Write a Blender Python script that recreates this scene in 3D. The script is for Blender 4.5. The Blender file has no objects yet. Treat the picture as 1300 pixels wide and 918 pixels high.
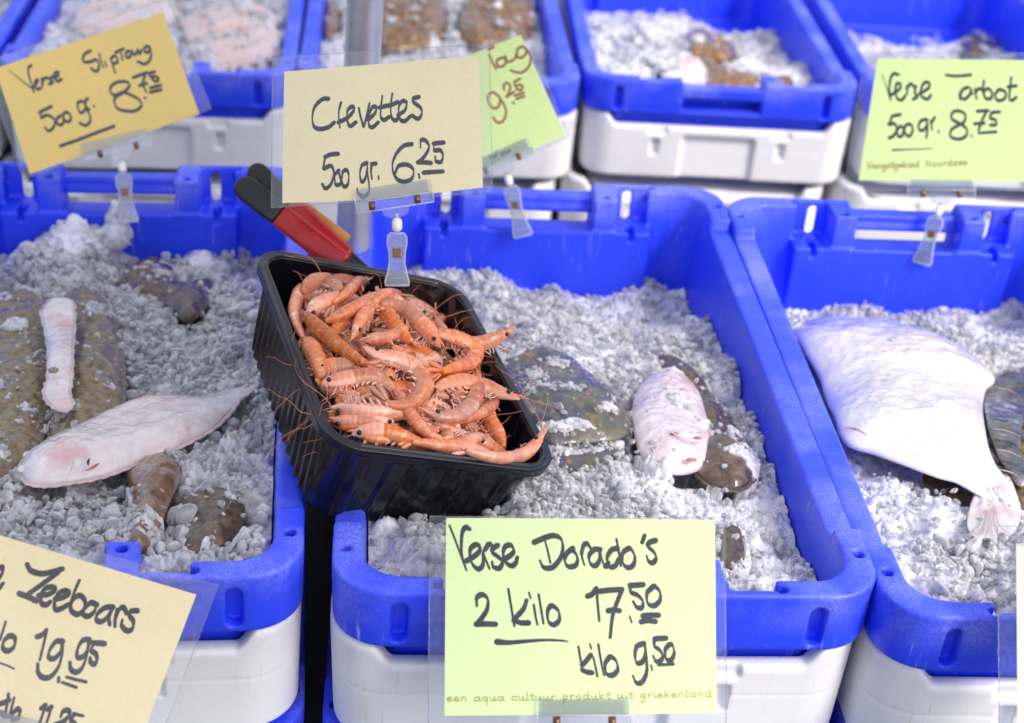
import bpy, bmesh, math, random
import numpy as np
import openvdb as vdb
from mathutils import Vector, Matrix

# ------------------------------------------------------------------ camera, world, sun, exposure
SC = bpy.context.scene
COL = SC.collection
F_PX, PITCH, ROLL, CAM_H = 1972.14, .5388, .077, .7969
_fw = np.array([0, math.cos(PITCH), -math.sin(PITCH)])
_rt = np.array([1., 0, 0]); _up = np.array([0, math.sin(PITCH), math.cos(PITCH)])
_c, _s = math.cos(ROLL), math.sin(ROLL)
CR = _c * _rt + _s * _up; CU = -_s * _rt + _c * _up; CF = _fw
CAMP = np.array([0, 0, CAM_H])
cam = bpy.data.cameras.new('camera'); camo = bpy.data.objects.new('camera', cam); COL.objects.link(camo)
camo.matrix_world = Matrix(((CR[0], CU[0], -CF[0], 0), (CR[1], CU[1], -CF[1], 0), (CR[2], CU[2], -CF[2], CAM_H), (0, 0, 0, 1)))
cam.sensor_width = 36; cam.lens = F_PX / 1300 * 36; cam.clip_start = .05; cam.clip_end = 400
cam.dof.use_dof = True; cam.dof.focus_distance = 1.36; cam.dof.aperture_fstop = 5.2; cam.dof.aperture_blades = 0
SC.camera = camo

SUN_EL, SUN_AZ = math.radians(44), math.radians(128)      # azimuth measured from +Y towards +X
w = bpy.data.worlds.new('World'); SC.world = w; w.use_nodes = True
nt = w.node_tree; bgn = nt.nodes['Background']
sky = nt.nodes.new('ShaderNodeTexSky'); sky.sky_type = 'NISHITA'; sky.sun_disc = False
sky.sun_elevation = SUN_EL; sky.sun_rotation = SUN_AZ; sky.air_density = 1.0; sky.dust_density = 3.0; sky.ozone_density = 1.0
nt.links.new(sky.outputs[0], bgn.inputs[0]); bgn.inputs[1].default_value = .15
sun = bpy.data.lights.new('sun', 'SUN'); sun.energy = 1.25; sun.angle = math.radians(13); sun.color = (1, .965, .93)
suno = bpy.data.objects.new('sun', sun); COL.objects.link(suno)
sd = Vector((math.sin(SUN_AZ) * math.cos(SUN_EL), math.cos(SUN_AZ) * math.cos(SUN_EL), math.sin(SUN_EL)))
suno.rotation_euler = sd.to_track_quat('Z', 'Y').to_euler()
SC.view_settings.view_transform = 'Standard'; SC.view_settings.look = 'None'
SC.view_settings.gamma = 1; SC.view_settings.use_curve_mapping = False
SC.view_settings.exposure = .84
SC.render.engine = 'CYCLES'
cy = SC.cycles
cy.use_denoising = True
try: cy.denoiser = 'OPENIMAGEDENOISE'
except Exception: pass
cy.max_bounces = 10; cy.transparent_max_bounces = 16; cy.transmission_bounces = 8; cy.glossy_bounces = 4; cy.diffuse_bounces = 4
cy.caustics_reflective = False; cy.caustics_refractive = False
cy.sample_clamp_indirect = 4.0

RNG = np.random.default_rng(7)
random.seed(7)

# ------------------------------------------------------------------ helpers
def ray(x, y):
    return (x - 650) / F_PX * CR - (y - 459) / F_PX * CU + CF
def at(x, y, z):                       # photograph pixel -> point on the level plane z
    d = ray(x, y); return CAMP + d * ((z - CAM_H) / d[2])
def at_plane(x, y, p0, n):             # photograph pixel -> point on a plane
    d = ray(x, y); return CAMP + d * (np.dot(p0 - CAMP, n) / np.dot(d, n))
def at_y(x, y, wy):
    d = ray(x, y); return CAMP + d * (wy / d[1])

def tag(o, label=None, cat=None, group=None, kind=None):
    if label: o['label'] = label
    if cat: o['category'] = cat
    if group: o['group'] = group
    if kind: o['kind'] = kind
    return o
def empty(name, loc=(0, 0, 0), rz=0):
    o = bpy.data.objects.new(name, None); COL.objects.link(o); o.empty_display_size = .02
    o.location = loc; o.rotation_euler = (0, 0, rz); return o
def link(name, me, mat=None, parent=None):
    o = bpy.data.objects.new(name, me); COL.objects.link(o)
    if mat is not None and not me.materials:
        for m in (mat if isinstance(mat, (list, tuple)) else [mat]): me.materials.append(m)
    if parent is not None: o.parent = parent
    return o
def copy_tree(o, parent=None):
    c = o.copy(); COL.objects.link(c); c.parent = parent
    for ch in list(o.children): copy_tree(ch, c)
    return c
def mesh(name, v, faces, smooth=True):
    me = bpy.data.meshes.new(name)
    v = np.asarray(v, np.float32)
    if isinstance(faces, np.ndarray):
        n, k = faces.shape
        me.vertices.add(len(v)); me.vertices.foreach_set('co', v.ravel())
        me.loops.add(n * k); me.loops.foreach_set('vertex_index', faces.astype(np.int32).ravel())
        me.polygons.add(n); me.polygons.foreach_set('loop_start', np.arange(0, n * k, k, dtype=np.int32))
        me.update(calc_edges=True); me.validate()
    else:
        me.from_pydata([tuple(map(float, p)) for p in v], [], faces); me.update()
    if smooth: me.polygons.foreach_set('use_smooth', np.ones(len(me.polygons), bool))
    return me
class MB:                              # collects simple solids into one mesh
    def __init__(s): s.v = []; s.f = []
    def add(s, v, f):
        b = len(s.v); s.v += [tuple(map(float, p)) for p in v]; s.f += [tuple(b + i for i in q) for q in f]
    def box(s, c, ax, ay, az):         # centre and three half-axis vectors
        c, ax, ay, az = map(np.asarray, (c, ax, ay, az))
        v = [c + i * ax + j * ay + k * az for i in (-1, 1) for j in (-1, 1) for k in (-1, 1)]
        s.add(v, [(0, 1, 3, 2), (4, 6, 7, 5), (0, 4, 5, 1), (2, 3, 7, 6), (0, 2, 6, 4), (1, 5, 7, 3)])
    def tube(s, pts, rad, n=8, cap=True):
        pts = np.asarray(pts, float); m = len(pts); rad = np.broadcast_to(rad, (m,))
        t = np.gradient(pts, axis=0); t /= np.linalg.norm(t, axis=1)[:, None] + 1e-12
        a = np.cross(t[0], [0, 0, 1.]);
        if np.linalg.norm(a) < .1: a = np.cross(t[0], [1., 0, 0])
        vs = []
        for i in range(m):
            a = a - t[i] * np.dot(a, t[i]); a /= np.linalg.norm(a) + 1e-12; b = np.cross(t[i], a)
            for k in range(n):
                q = 2 * math.pi * k / n; vs.append(pts[i] + rad[i] * (math.cos(q) * a + math.sin(q) * b))
        fs = [(i * n + k, i * n + (k + 1) % n, (i + 1) * n + (k + 1) % n, (i + 1) * n + k) for i in range(m - 1) for k in range(n)]
        if cap: fs += [tuple(range(n - 1, -1, -1)), tuple((m - 1) * n + k for k in range(n))]
        s.add(vs, fs)
    def prism(s, poly, off):           # polygon of 3-D points extruded by the vector off
        n = len(poly); poly = [np.asarray(p, float) for p in poly]; off = np.asarray(off, float)
        s.add(poly + [p + off for p in poly], [tuple(range(n - 1, -1, -1)), tuple(range(n, 2 * n))] + [(i, (i + 1) % n, n + (i + 1) % n, n + i) for i in range(n)])
    def ball(s, c, r, seg=12, rings=8, sc=(1, 1, 1)):
        vs = [np.array(c) + np.array([0, 0, r * sc[2]])]
        for i in range(1, rings):
            p = math.pi * i / rings
            for k in range(seg):
                q = 2 * math.pi * k / seg
                vs.append(np.array(c) + r * np.array([math.sin(p) * math.cos(q) * sc[0], math.sin(p) * math.sin(q) * sc[1], math.cos(p) * sc[2]]))
        vs.append(np.array(c) - np.array([0, 0, r * sc[2]]))
        fs = [(0, 1 + k, 1 + (k + 1) % seg) for k in range(seg)]
        for i in range(rings - 2):
            for k in range(seg):
                a = 1 + i * seg; fs.append((a + k, a + seg + k, a + seg + (k + 1) % seg, a + (k + 1) % seg))
        a = 1 + (rings - 2) * seg; fs += [(a + k, len(vs) - 1, a + (k + 1) % seg) for k in range(seg)]
        s.add(vs, fs)
    def build(s, name, mat, parent=None, smooth=False, origin=None):
        v = np.array(s.v)
        if origin is not None: v = v - np.asarray(origin)
        return link(name, mesh(name, v, s.f, smooth), mat, parent)
def bevel(o, wd, seg=2):
    m = o.modifiers.new('bevel', 'BEVEL'); m.width = wd; m.segments = seg; m.limit_method = 'ANGLE'; m.angle_limit = math.radians(35); return o
def spline(p, n=8):                    # Catmull-Rom through the points
    p = np.asarray(p, float)
    if len(p) == 2: return p[0] + (p[1] - p[0]) * np.linspace(0, 1, n + 1)[:, None]
    q = np.vstack([2 * p[0] - p[1], p, 2 * p[-1] - p[-2]]); out = []
    for i in range(1, len(q) - 2):
        t = np.linspace(0, 1, n, endpoint=False)[:, None]
        a, b, c, d = q[i - 1], q[i], q[i + 1], q[i + 2]
        out.append(.5 * (2 * b + (c - a) * t + (2 * a - 5 * b + 4 * c - d) * t ** 2 + (3 * b - a - 3 * c + d) * t ** 3))
    out.append(p[-1:]); return np.vstack(out)
def resample(p, n):
    p = np.asarray(p, float); l = np.r_[0, np.cumsum(np.linalg.norm(np.diff(p, axis=0), axis=1))]
    u = np.linspace(0, l[-1], n); return np.stack([np.interp(u, l, p[:, k]) for k in range(p.shape[1])], 1)
def vnoise(p, seed=0):                 # value noise on points of 2 or 3 dimensions, about -1..1
    p = np.asarray(p, np.float64); i = np.floor(p).astype(np.int64); f = p - i; f = f * f * (3 - 2 * f); k = p.shape[-1]
    res = 0
    for c in range(2 ** k):
        b = [(c >> j) & 1 for j in range(k)]
        h = seed * 7919 + 17
        for j in range(k): h = (h ^ ((i[..., j] + b[j]) * (73856093, 19349663, 83492791)[j])) * 1274126177 & 0x7fffffff; h = h ^ (h >> 13)
        v = (h & 0xffff) / 32767.5 - 1
        wt = 1
        for j in range(k): wt = wt * (f[..., j] if b[j] else 1 - f[..., j])
        res = res + v * wt
    return res
def fbm(p, oct=4, seed=0):
    a, s, t = 1., 0, 1.
    for o in range(oct): s = s + a * vnoise(np.asarray(p) * t, seed + o); a *= .5; t *= 2.03
    return s
def cells(x, y, size, seed=0):         # cellular grains: random height per grain, rounded top, crevice between grains
    gx, gy = x / size, y / size; ix, iy = np.floor(gx).astype(np.int64), np.floor(gy).astype(np.int64)
    f1 = np.full(x.shape, 9.); f2 = np.full(x.shape, 9.); hv = np.zeros(x.shape); tl = np.zeros(x.shape)
    for a in (-1, 0, 1):
        for b in (-1, 0, 1):
            cx, cy_ = ix + a, iy + b; h = ((cx * 73856093) ^ (cy_ * 19349663) ^ (seed * 83492791 + 12345)) & 0x7fffffff
            h = (h * 1274126177) & 0x7fffffff; h ^= h >> 13; h = (h * 69069 + 7) & 0x7fffffff
            r1, r2, r3 = (h & 1023) / 1023., ((h >> 10) & 1023) / 1023., ((h >> 20) & 1023) / 1023.
            d = np.hypot((cx + r1 - gx) * (.75 + .5 * r3), cy_ + r2 - gy); near = d < f1
            f2 = np.where(near, f1, np.minimum(f2, d)); hv = np.where(near, r3, hv); ang = 6.283 * ((r1 * 7.3 + r2 * 3.7) % 1); tl = np.where(near, (cx + r1 - gx) * np.cos(ang) + (cy_ + r2 - gy) * np.sin(ang), tl); f1 = np.where(near, d, f1)
    return .8 * hv + 1.0 * tl + .35 * np.sqrt(np.clip(1 - f1 ** 2, 0, 1)) - .40 * np.exp(-(f2 - f1) / .10)
def poly_sd(px, py, poly):             # signed distance to a polygon, negative inside
    poly = np.asarray(poly, float); n = len(poly); d2 = np.full(px.shape, 1e9); ins = np.zeros(px.shape, bool)
    for i in range(n):
        a, b = poly[i], poly[(i + 1) % n]; e = b - a
        wx, wy = px - a[0], py - a[1]; t = np.clip((wx * e[0] + wy * e[1]) / (e @ e + 1e-15), 0, 1)
        d2 = np.minimum(d2, (wx - t * e[0]) ** 2 + (wy - t * e[1]) ** 2)
        c = (a[1] > py) != (b[1] > py)
        ins ^= c & (px < (b[0] - a[0]) * (py - a[1]) / (b[1] - a[1] + 1e-15) + a[0])
    d = np.sqrt(d2); return np.where(ins, -d, d)
def iso(name, arr, org, vox, smooth_it=0):
    g = vdb.FloatGrid(background=1.0); g.copyFromArray(np.ascontiguousarray(arr, dtype=np.float32))
    pts, quads = g.convertToQuads(isovalue=0.0)
    v = pts * vox + np.asarray(org); q = quads[:, ::-1] if ISO_FLIP else quads
    return mesh(name, v, np.ascontiguousarray(q))
ISO_FLIP = True

# ------------------------------------------------------------------ materials
def new_mat(name):
    m = bpy.data.materials.new(name); m.use_nodes = True
    return m, m.node_tree, m.node_tree.nodes['Principled BSDF'], m.node_tree.nodes['Material Output']
def N(nt, typ, **kw):
    n = nt.nodes.new(typ)
    for k, v in kw.items():
        if k.startswith('_'): setattr(n, k[1:], v)
        else: n.inputs[k].default_value = v
    return n
def noise(nt, scale, detail=4, rough=.55, vec=None, coord='Object'):
    n = N(nt, 'ShaderNodeTexNoise', Scale=scale, Detail=detail, Roughness=rough)
    if vec is None:
        tc = nt.nodes.new('ShaderNodeTexCoord'); vec = tc.outputs[coord]
    nt.links.new(vec, n.inputs['Vector']); return n.outputs['Fac']
def ramp(nt, src, stops):
    r = nt.nodes.new('ShaderNodeValToRGB'); e = r.color_ramp.elements
    while len(e) < len(stops): e.new(.5)
    for k, (p, c) in enumerate(stops):
        e[k].position = p; e[k].color = (*c, 1) if not isinstance(c, (int, float)) else (c, c, c, 1)
    nt.links.new(src, r.inputs[0]); return r.outputs[0]
def mix(nt, fac, a, b):
    m = nt.nodes.new('ShaderNodeMix'); m.data_type = 'RGBA'
    for s, v in ((m.inputs[0], fac), (m.inputs[6], a), (m.inputs[7], b)):
        if isinstance(v, bpy.types.NodeSocket): nt.links.new(v, s)
        elif isinstance(v, (int, float)): s.default_value = v
        else: s.default_value = (*v, 1)
    return m.outputs[2]
def math_(nt, op, a, b=0., c=None):
    m = nt.nodes.new('ShaderNodeMath'); m.operation = op
    for i, v in enumerate((a, b) if c is None else (a, b, c)):
        if isinstance(v, bpy.types.NodeSocket): nt.links.new(v, m.inputs[i])
        else: m.inputs[i].default_value = v
    return m.outputs[0]
def bump(nt, bs, src, strength=.3, dist=.002):
    b = N(nt, 'ShaderNodeBump', Strength=strength, Distance=dist); nt.links.new(src, b.inputs['Height'])
    nt.links.new(b.outputs[0], bs.inputs['Normal']); return b
def setp(bs, **kw):
    al = dict(color='Base Color', rough='Roughness', spec='Specular IOR Level', metal='Metallic', trans='Transmission Weight', ior='IOR', sss='Subsurface Weight', sssr='Subsurface Radius', ssss='Subsurface Scale', coat='Coat Weight', coatr='Coat Roughness', alpha='Alpha')
    for k, v in kw.items():
        s = bs.inputs[al[k]]; s.default_value = (*v, 1) if k == 'color' else v

def plastic(name, base, worn, scuff):
    m, nt, bs, out = new_mat(name); setp(bs, rough=.42, spec=.5)
    geo = nt.nodes.new('ShaderNodeNewGeometry')
    tc = nt.nodes.new('ShaderNodeTexCoord')
    info = nt.nodes.new('ShaderNodeObjectInfo')
    addv = nt.nodes.new('ShaderNodeVectorMath'); addv.operation = 'ADD'
    nt.links.new(tc.outputs['Object'], addv.inputs[0]); nt.links.new(info.outputs['Random'], addv.inputs[1])
    n1 = noise(nt, 9, 5, .6, addv.outputs[0]); n2 = noise(nt, 420, 4, .75, addv.outputs[0])
    mp = N(nt, 'ShaderNodeMapping'); mp.inputs['Scale'].default_value = (220, 220, 14); nt.links.new(addv.outputs[0], mp.inputs['Vector'])
    n3 = noise(nt, 1, 3, .6, mp.outputs[0])
    sep = nt.nodes.new('ShaderNodeSeparateXYZ'); nt.links.new(tc.outputs['Object'], sep.inputs[0])
    hi = math_(nt, 'MULTIPLY_ADD', sep.outputs[2], 30, 1.35)     # handled, scraped rim: near the top edge of the crate
    hi.node.use_clamp = True
    sc = math_(nt, 'MULTIPLY', math_(nt, 'MULTIPLY', ramp(nt, n2, [(.40, 0.2), (.66, 1.)]), ramp(nt, n1, [(.44, .06), (.64, 1.)])), hi)
    streak = math_(nt, 'MULTIPLY', ramp(nt, n3, [(.60, 0.), (.72, 1.)]), ramp(nt, n1, [(.46, 0.), (.60, .95)]))
    fac = math_(nt, 'MULTIPLY', math_(nt, 'MAXIMUM', sc, streak), scuff)
    dirt = ramp(nt, n1, [(.3, 0.), (.75, 1.)])
    c = mix(nt, dirt, base, tuple(x * .9 for x in base)); c = mix(nt, fac, c, worn)
    nt.links.new(c, bs.inputs['Base Color'])
    nt.links.new(ramp(nt, n1, [(.3, .34), (.7, .52)]), bs.inputs['Roughness'])
    bump(nt, bs, n2, .12, .0006)
    return m
MAT = {}
MAT['blue'] = plastic('blue_plastic', (.022, .060, .90), (.34, .38, .95), .80)
MAT['white'] = plastic('white_plastic', (.83, .83, .87), (.46, .43, .41), .55)

def ice_mat(name, clear, tint=1., dark=1.):
    m, nt, bs, out = new_mat(name)
    n = noise(nt, 300, 5, .7); n2 = noise(nt, 30, 5, .65)
    c = ramp(nt, n2, [(.3, (.40 * dark, .40 * dark, .45 * dark)), (.60, (.76 * tint, .755 * tint, .81 * tint))])
    nt.links.new(c, bs.inputs['Base Color'])
    setp(bs, spec=.75, ior=1.4, trans=clear, sss=.85 if clear < .3 else .3, sssr=(1, 1.05, 1.15), ssss=.011)
    nt.links.new(ramp(nt, n, [(.3, .04), (.7, .2)]), bs.inputs['Roughness'])
    bump(nt, bs, n, .34, .0018)
    return m
def wet_ice(name, see):
    m, nt, bs, out = new_mat(name)
    n = noise(nt, 240, 5, .7); n2 = noise(nt, 26, 4, .6)
    nt.links.new(ramp(nt, n2, [(.3, (.72, .715, .77)), (.65, (.93, .925, .95))]), bs.inputs['Base Color'])
    setp(bs, spec=.3, ior=1.31, rough=.2, sss=.5, sssr=(1, 1.05, 1.15), ssss=.006)
    b = bump(nt, bs, n, .55, .0014)
    tr = nt.nodes.new('ShaderNodeBsdfTransparent'); tr.inputs[0].default_value = (.93, .945, .97, 1)
    lw = N(nt, 'ShaderNodeLayerWeight', Blend=.5); nt.links.new(b.outputs[0], lw.inputs['Normal'])
    f = math_(nt, 'MULTIPLY', ramp(nt, lw.outputs['Facing'], [(.15, 1.), (.8, .10)]), ramp(nt, n2, [(.3, see), (.7, see * .6)]))
    mx = nt.nodes.new('ShaderNodeMixShader'); nt.links.new(f, mx.inputs[0]); nt.links.new(bs.outputs[0], mx.inputs[1]); nt.links.new(tr.outputs[0], mx.inputs[2])
    gl = nt.nodes.new('ShaderNodeBsdfGlossy'); gl.inputs['Roughness'].default_value = .04; nt.links.new(b.outputs[0], gl.inputs['Normal'])
    fr = N(nt, 'ShaderNodeFresnel', IOR=1.55); nt.links.new(b.outputs[0], fr.inputs['Normal']); m2 = nt.nodes.new('ShaderNodeMixShader')
    nt.links.new(fr.outputs[0], m2.inputs[0]); nt.links.new(mx.outputs[0], m2.inputs[1]); nt.links.new(gl.outputs[0], m2.inputs[2]); nt.links.new(m2.outputs[0], out.inputs[0])
    return m
MAT['ice'] = wet_ice('crushed_ice', .80); MAT['icebed'] = ice_mat('ice_bed', 0.); MAT['greybed'] = ice_mat('glassy_ice_bed', 0., .82, .52); MAT['clearice'] = wet_ice('glassy_ice', .97)

def fish_mat(name, stops, scale=18, speck=None, rough=.22, coat=.6, bumps=.25, pink=None, speck_scale=90):
    m, nt, bs, out = new_mat(name)
    n = noise(nt, scale, 5, .6); c = ramp(nt, n, stops)
    if pink is not None:
        n4 = noise(nt, scale * .55, 3, .5); c = mix(nt, ramp(nt, n4, [(.54, 0.), (.72, .8)]), c, pink)
    if speck is not None:
        v = N(nt, 'ShaderNodeTexVoronoi', Scale=speck_scale); tc = nt.nodes.new('ShaderNodeTexCoord'); nt.links.new(tc.outputs['Object'], v.inputs['Vector'])
        c = mix(nt, ramp(nt, v.outputs['Distance'], [(.12, .8), (.32, 0.)]), c, speck)
    nt.links.new(c, bs.inputs['Base Color'])
    setp(bs, rough=rough, spec=.5, coat=max(coat, .7), coatr=.05, sss=.12, sssr=(1, .5, .35), ssss=.006)
    mp = N(nt, 'ShaderNodeMapping'); tc = nt.nodes.new('ShaderNodeTexCoord'); nt.links.new(tc.outputs['Object'], mp.inputs['Vector'])
    b1 = noise(nt, 260, 5, .7, mp.outputs[0]); b = bump(nt, bs, b1, bumps, .002)
    return m
MAT['sole'] = fish_mat('white_fish_skin', [(.25, (.54, .44, .45)), (.42, (.68, .60, .61)), (.7, (.77, .73, .74))], 40, None, pink=(.62, .33, .33), bumps=.45)
MAT['turbot'] = fish_mat('turbot_belly', [(.3, (.56, .52, .55)), (.65, (.70, .68, .70))], 18, None, bumps=.3, pink=(.72, .58, .55))
MAT['ray'] = fish_mat('pink_fish_skin', [(.3, (.60, .46, .50)), (.6, (.76, .68, .71))], 26, None, pink=(.68, .40, .40), bumps=.4)
MAT['brown'] = fish_mat('brown_fish_skin', [(.25, (.035, .024, .008)), (.42, (.13, .085, .026)), (.58, (.24, .17, .065)), (.78, (.10, .055, .022))], 120, (.34, .17, .04), rough=.22, coat=.45, bumps=1., speck_scale=130)
MAT['dark'] = fish_mat('dark_fish_skin', [(.25, (.022, .014, .010)), (.5, (.085, .048, .026)), (.75, (.20, .12, .05))], 95, (.17, .075, .03), rough=.2, coat=.6, bumps=.7)
MAT['bream'] = fish_mat('blue_olive_fish_skin', [(.3, (.035, .04, .12)), (.48, (.075, .07, .09)), (.6, (.12, .11, .05)), (.75, (.22, .20, .19))], 30, (.34, .17, .06), rough=.18, coat=.6, bumps=.6)
MAT['rust'] = fish_mat('rust_brown_fish_skin', [(.25, (.055, .026, .008)), (.48, (.20, .095, .028)), (.75, (.36, .19, .07))], 70, (.42, .22, .08), rough=.25, coat=.4, bumps=.7, speck_scale=60)
MAT['gut'] = fish_mat('raw_flesh', [(.3, (.10, .055, .035)), (.5, (.20, .115, .075)), (.72, (.30, .19, .13))], 55, None, rough=.2, coat=.8)
MAT['red'] = fish_mat('red_flesh', [(.3, (.34, .05, .05)), (.7, (.60, .24, .22))], 60, None, rough=.25, coat=.8)
MAT['pinkfish'] = fish_mat('pink_fillet_skin', [(.3, (.62, .42, .38)), (.65, (.76, .64, .62))], 15, None, pink=(.66, .36, .30))
MAT['fin'] = fish_mat('fish_fin', [(.3, (.48, .34, .34)), (.7, (.66, .52, .52))], 40, None, rough=.3)
MAT['darkfin'] = fish_mat('speckled_fin', [(.36, (.035, .03, .03)), (.55, (.12, .11, .115)), (.76, (.52, .5, .52))], 34, (.035, .03, .03), rough=.25, speck_scale=70)
MAT['eyeblack'] = (lambda t: (setp(t[2], color=(.006, .006, .008), rough=.08, spec=.6), t[0])[1])(new_mat('black_eye'))
MAT['slit'] = (lambda t: (setp(t[2], color=(.05, .012, .01), rough=.3), t[0])[1])(new_mat('gill_slit'))

def shrimp_mat(name, c0, c1, pale):
    m, nt, bs, out = new_mat(name)
    at_ = nt.nodes.new('ShaderNodeAttribute'); at_.attribute_name = 'along'
    n = noise(nt, 55, 4, .6); n2 = noise(nt, 420, 3, .6); info = nt.nodes.new('ShaderNodeObjectInfo')
    c = ramp(nt, n, [(.3, c0), (.68, c1)])
    ph = math_(nt, 'FRACT', math_(nt, 'MULTIPLY', math_(nt, 'SUBTRACT', at_.outputs['Fac'], .36), 12.0))
    band = ramp(nt, math_(nt, 'ADD', ph, math_(nt, 'MULTIPLY', math_(nt, 'SUBTRACT', n, .5), .8)), [(.0, .45), (.25, .08), (.75, 0.), (1., .5)])
    dn = nt.nodes.new('ShaderNodeAttribute'); dn.attribute_name = 'dorsal'
    c = mix(nt, math_(nt, 'MULTIPLY', band, .42), c, pale)
    c = mix(nt, ramp(nt, dn.outputs['Fac'], [(.0, .75), (.45, 0.)]), c, pale)
    c = mix(nt, ramp(nt, n2, [(.56, 0.), (.75, .5)]), c, tuple(x * .62 for x in c0))
    n5 = noise(nt, 130, 3, .5); c = mix(nt, ramp(nt, n5, [(.60, 0.), (.68, .55)]), c, pale)
    hs = N(nt, 'ShaderNodeHueSaturation'); nt.links.new(c, hs.inputs['Color'])
    mr = N(nt, 'ShaderNodeMapRange'); nt.links.new(info.outputs['Random'], mr.inputs[0]); mr.inputs[3].default_value = .78; mr.inputs[4].default_value = 1.22
    ms = N(nt, 'ShaderNodeMapRange'); nt.links.new(math_(nt, 'FRACT', math_(nt, 'MULTIPLY', info.outputs['Random'], 7.31)), ms.inputs[0]); ms.inputs[3].default_value = .78; ms.inputs[4].default_value = 1.06; nt.links.new(ms.outputs[0], hs.inputs['Saturation'])
    nt.links.new(mr.outputs[0], hs.inputs['Value'])
    nt.links.new(hs.outputs[0], bs.inputs['Base Color'])
    setp(bs, rough=.24, spec=.45, coat=.2, coatr=.12, sss=.0)
    bump(nt, bs, n2, .25, .0008)
    return m
MAT['shrimp'] = shrimp_mat('shrimp_shell', (.52, .105, .020), (.74, .225, .062), (.86, .50, .34))
MAT['shrimphead'] = shrimp_mat('shrimp_head_shell', (.56, .13, .045), (.76, .30, .14), (.86, .56, .44))
MAT['shrimptail'] = shrimp_mat('shrimp_tail_shell', (.50, .060, .014), (.64, .14, .035), (.74, .3, .16))
MAT['shrimpleg'] = (lambda t: (setp(t[2], color=(.80, .46, .34), rough=.3, coat=.3), t[0])[1])(new_mat('shrimp_leg'))
MAT['antenna'] = (lambda t: (setp(t[2], color=(.62, .22, .12), rough=.35), t[0])[1])(new_mat('shrimp_antenna'))

def black_tray():
    m, nt, bs, out = new_mat('black_tray_plastic'); setp(bs, color=(.006, .006, .010), rough=.13, spec=.55)
    n = noise(nt, 25, 4, .6); nt.links.new(ramp(nt, n, [(.35, .08), (.7, .24)]), bs.inputs['Roughness'])
    bump(nt, bs, noise(nt, 90, 2), .05, .001); return m
MAT['tray'] = black_tray()
def simple(name, col, rough=.4, nscale=40, var=.12, b=.1, bs_=120, **kw):
    m, nt, bs, out = new_mat(name); setp(bs, rough=rough, **kw)
    n = noise(nt, nscale, 4, .6); c = ramp(nt, n, [(.3, tuple(x * (1 - var) for x in col)), (.7, tuple(min(1, x * (1 + var)) for x in col))])
    nt.links.new(c, bs.inputs['Base Color'])
    if b: bump(nt, bs, noise(nt, bs_, 3), b, .001)
    return m
MAT['grip'] = simple('black_rubber', (.010, .010, .010), .38, b=.2)
MAT['redgrip'] = simple('red_plastic', (.42, .012, .014), .22, 60, .15, .15)
MAT['orange'] = simple('orange_plastic', (.60, .26, .06), .35)
MAT['pole'] = simple('galvanised_steel', (.62, .64, .68), .36, 30, .1, .15, metal=.75)
MAT['amber'] = simple('amber_card', (.97, .68, .15), .6, 6, .04, .03)
MAT['cream'] = simple('cream_card_shaded', (.91, .79, .46), .6, 6, .03, .03)  # cream stock, lightened to make up for the shade on the prawn card
MAT['cream_lit'] = simple('cream_card_lit', (.84, .71, .40), .6, 6, .03, .03)  # same cream stock, darkened because the sea bass card is lit
MAT['lime'] = simple('lime_card', (.74, .91, .33), .6, 6, .03, .03)
MAT['palelime'] = simple('pale_lime_card', (.76, .90, .42), .6, 6, .03, .03)
MAT['ivory'] = simple('ivory_card', (.90, .88, .72), .6, 6, .03, .03)
MAT['ink'] = simple('black_ink', (.012, .012, .022), .5, b=0)
MAT['brownink'] = simple('brown_ink', (.30, .075, .012), .55, b=0)
MAT['ochreink'] = simple('ochre_ink', (.42, .36, .08), .6, b=0)
MAT['greenink'] = simple('green_ink', (.03, .20, .06), .6, b=0)
MAT['spring'] = simple('bronze_spring', (.20, .105, .05), .3, metal=.8)
MAT['ballj'] = simple('white_nylon', (.85, .82, .76), .35)
def sleeve_mat():
    m, nt, bs, out = new_mat('clear_sleeve')
    tr = nt.nodes.new('ShaderNodeBsdfTransparent'); gl = nt.nodes.new('ShaderNodeBsdfGlossy'); df = nt.nodes.new('ShaderNodeBsdfDiffuse')
    gl.inputs['Roughness'].default_value = .07; df.inputs[0].default_value = (.85, .87, .92, 1); tr.inputs[0].default_value = (.96, .97, .98, 1)
    fr = N(nt, 'ShaderNodeFresnel', IOR=1.45); n = noise(nt, 7, 3, .5); n2 = noise(nt, 260, 3, .7)
    b = N(nt, 'ShaderNodeBump', Strength=.35, Distance=.006); nt.links.new(n, b.inputs['Height'])
    nt.links.new(b.outputs[0], gl.inputs['Normal'])
    m1 = nt.nodes.new('ShaderNodeMixShader'); m2 = nt.nodes.new('ShaderNodeMixShader')
    nt.links.new(ramp(nt, n2, [(.4, .012), (.75, .06)]), m1.inputs[0]); nt.links.new(tr.outputs[0], m1.inputs[1]); nt.links.new(df.outputs[0], m1.inputs[2])
    nt.links.new(fr.outputs[0], m2.inputs[0]); nt.links.new(m1.outputs[0], m2.inputs[1]); nt.links.new(gl.outputs[0], m2.inputs[2])
    nt.links.new(m2.outputs[0], out.inputs[0]); return m
MAT['sleeve'] = sleeve_mat()
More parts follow.
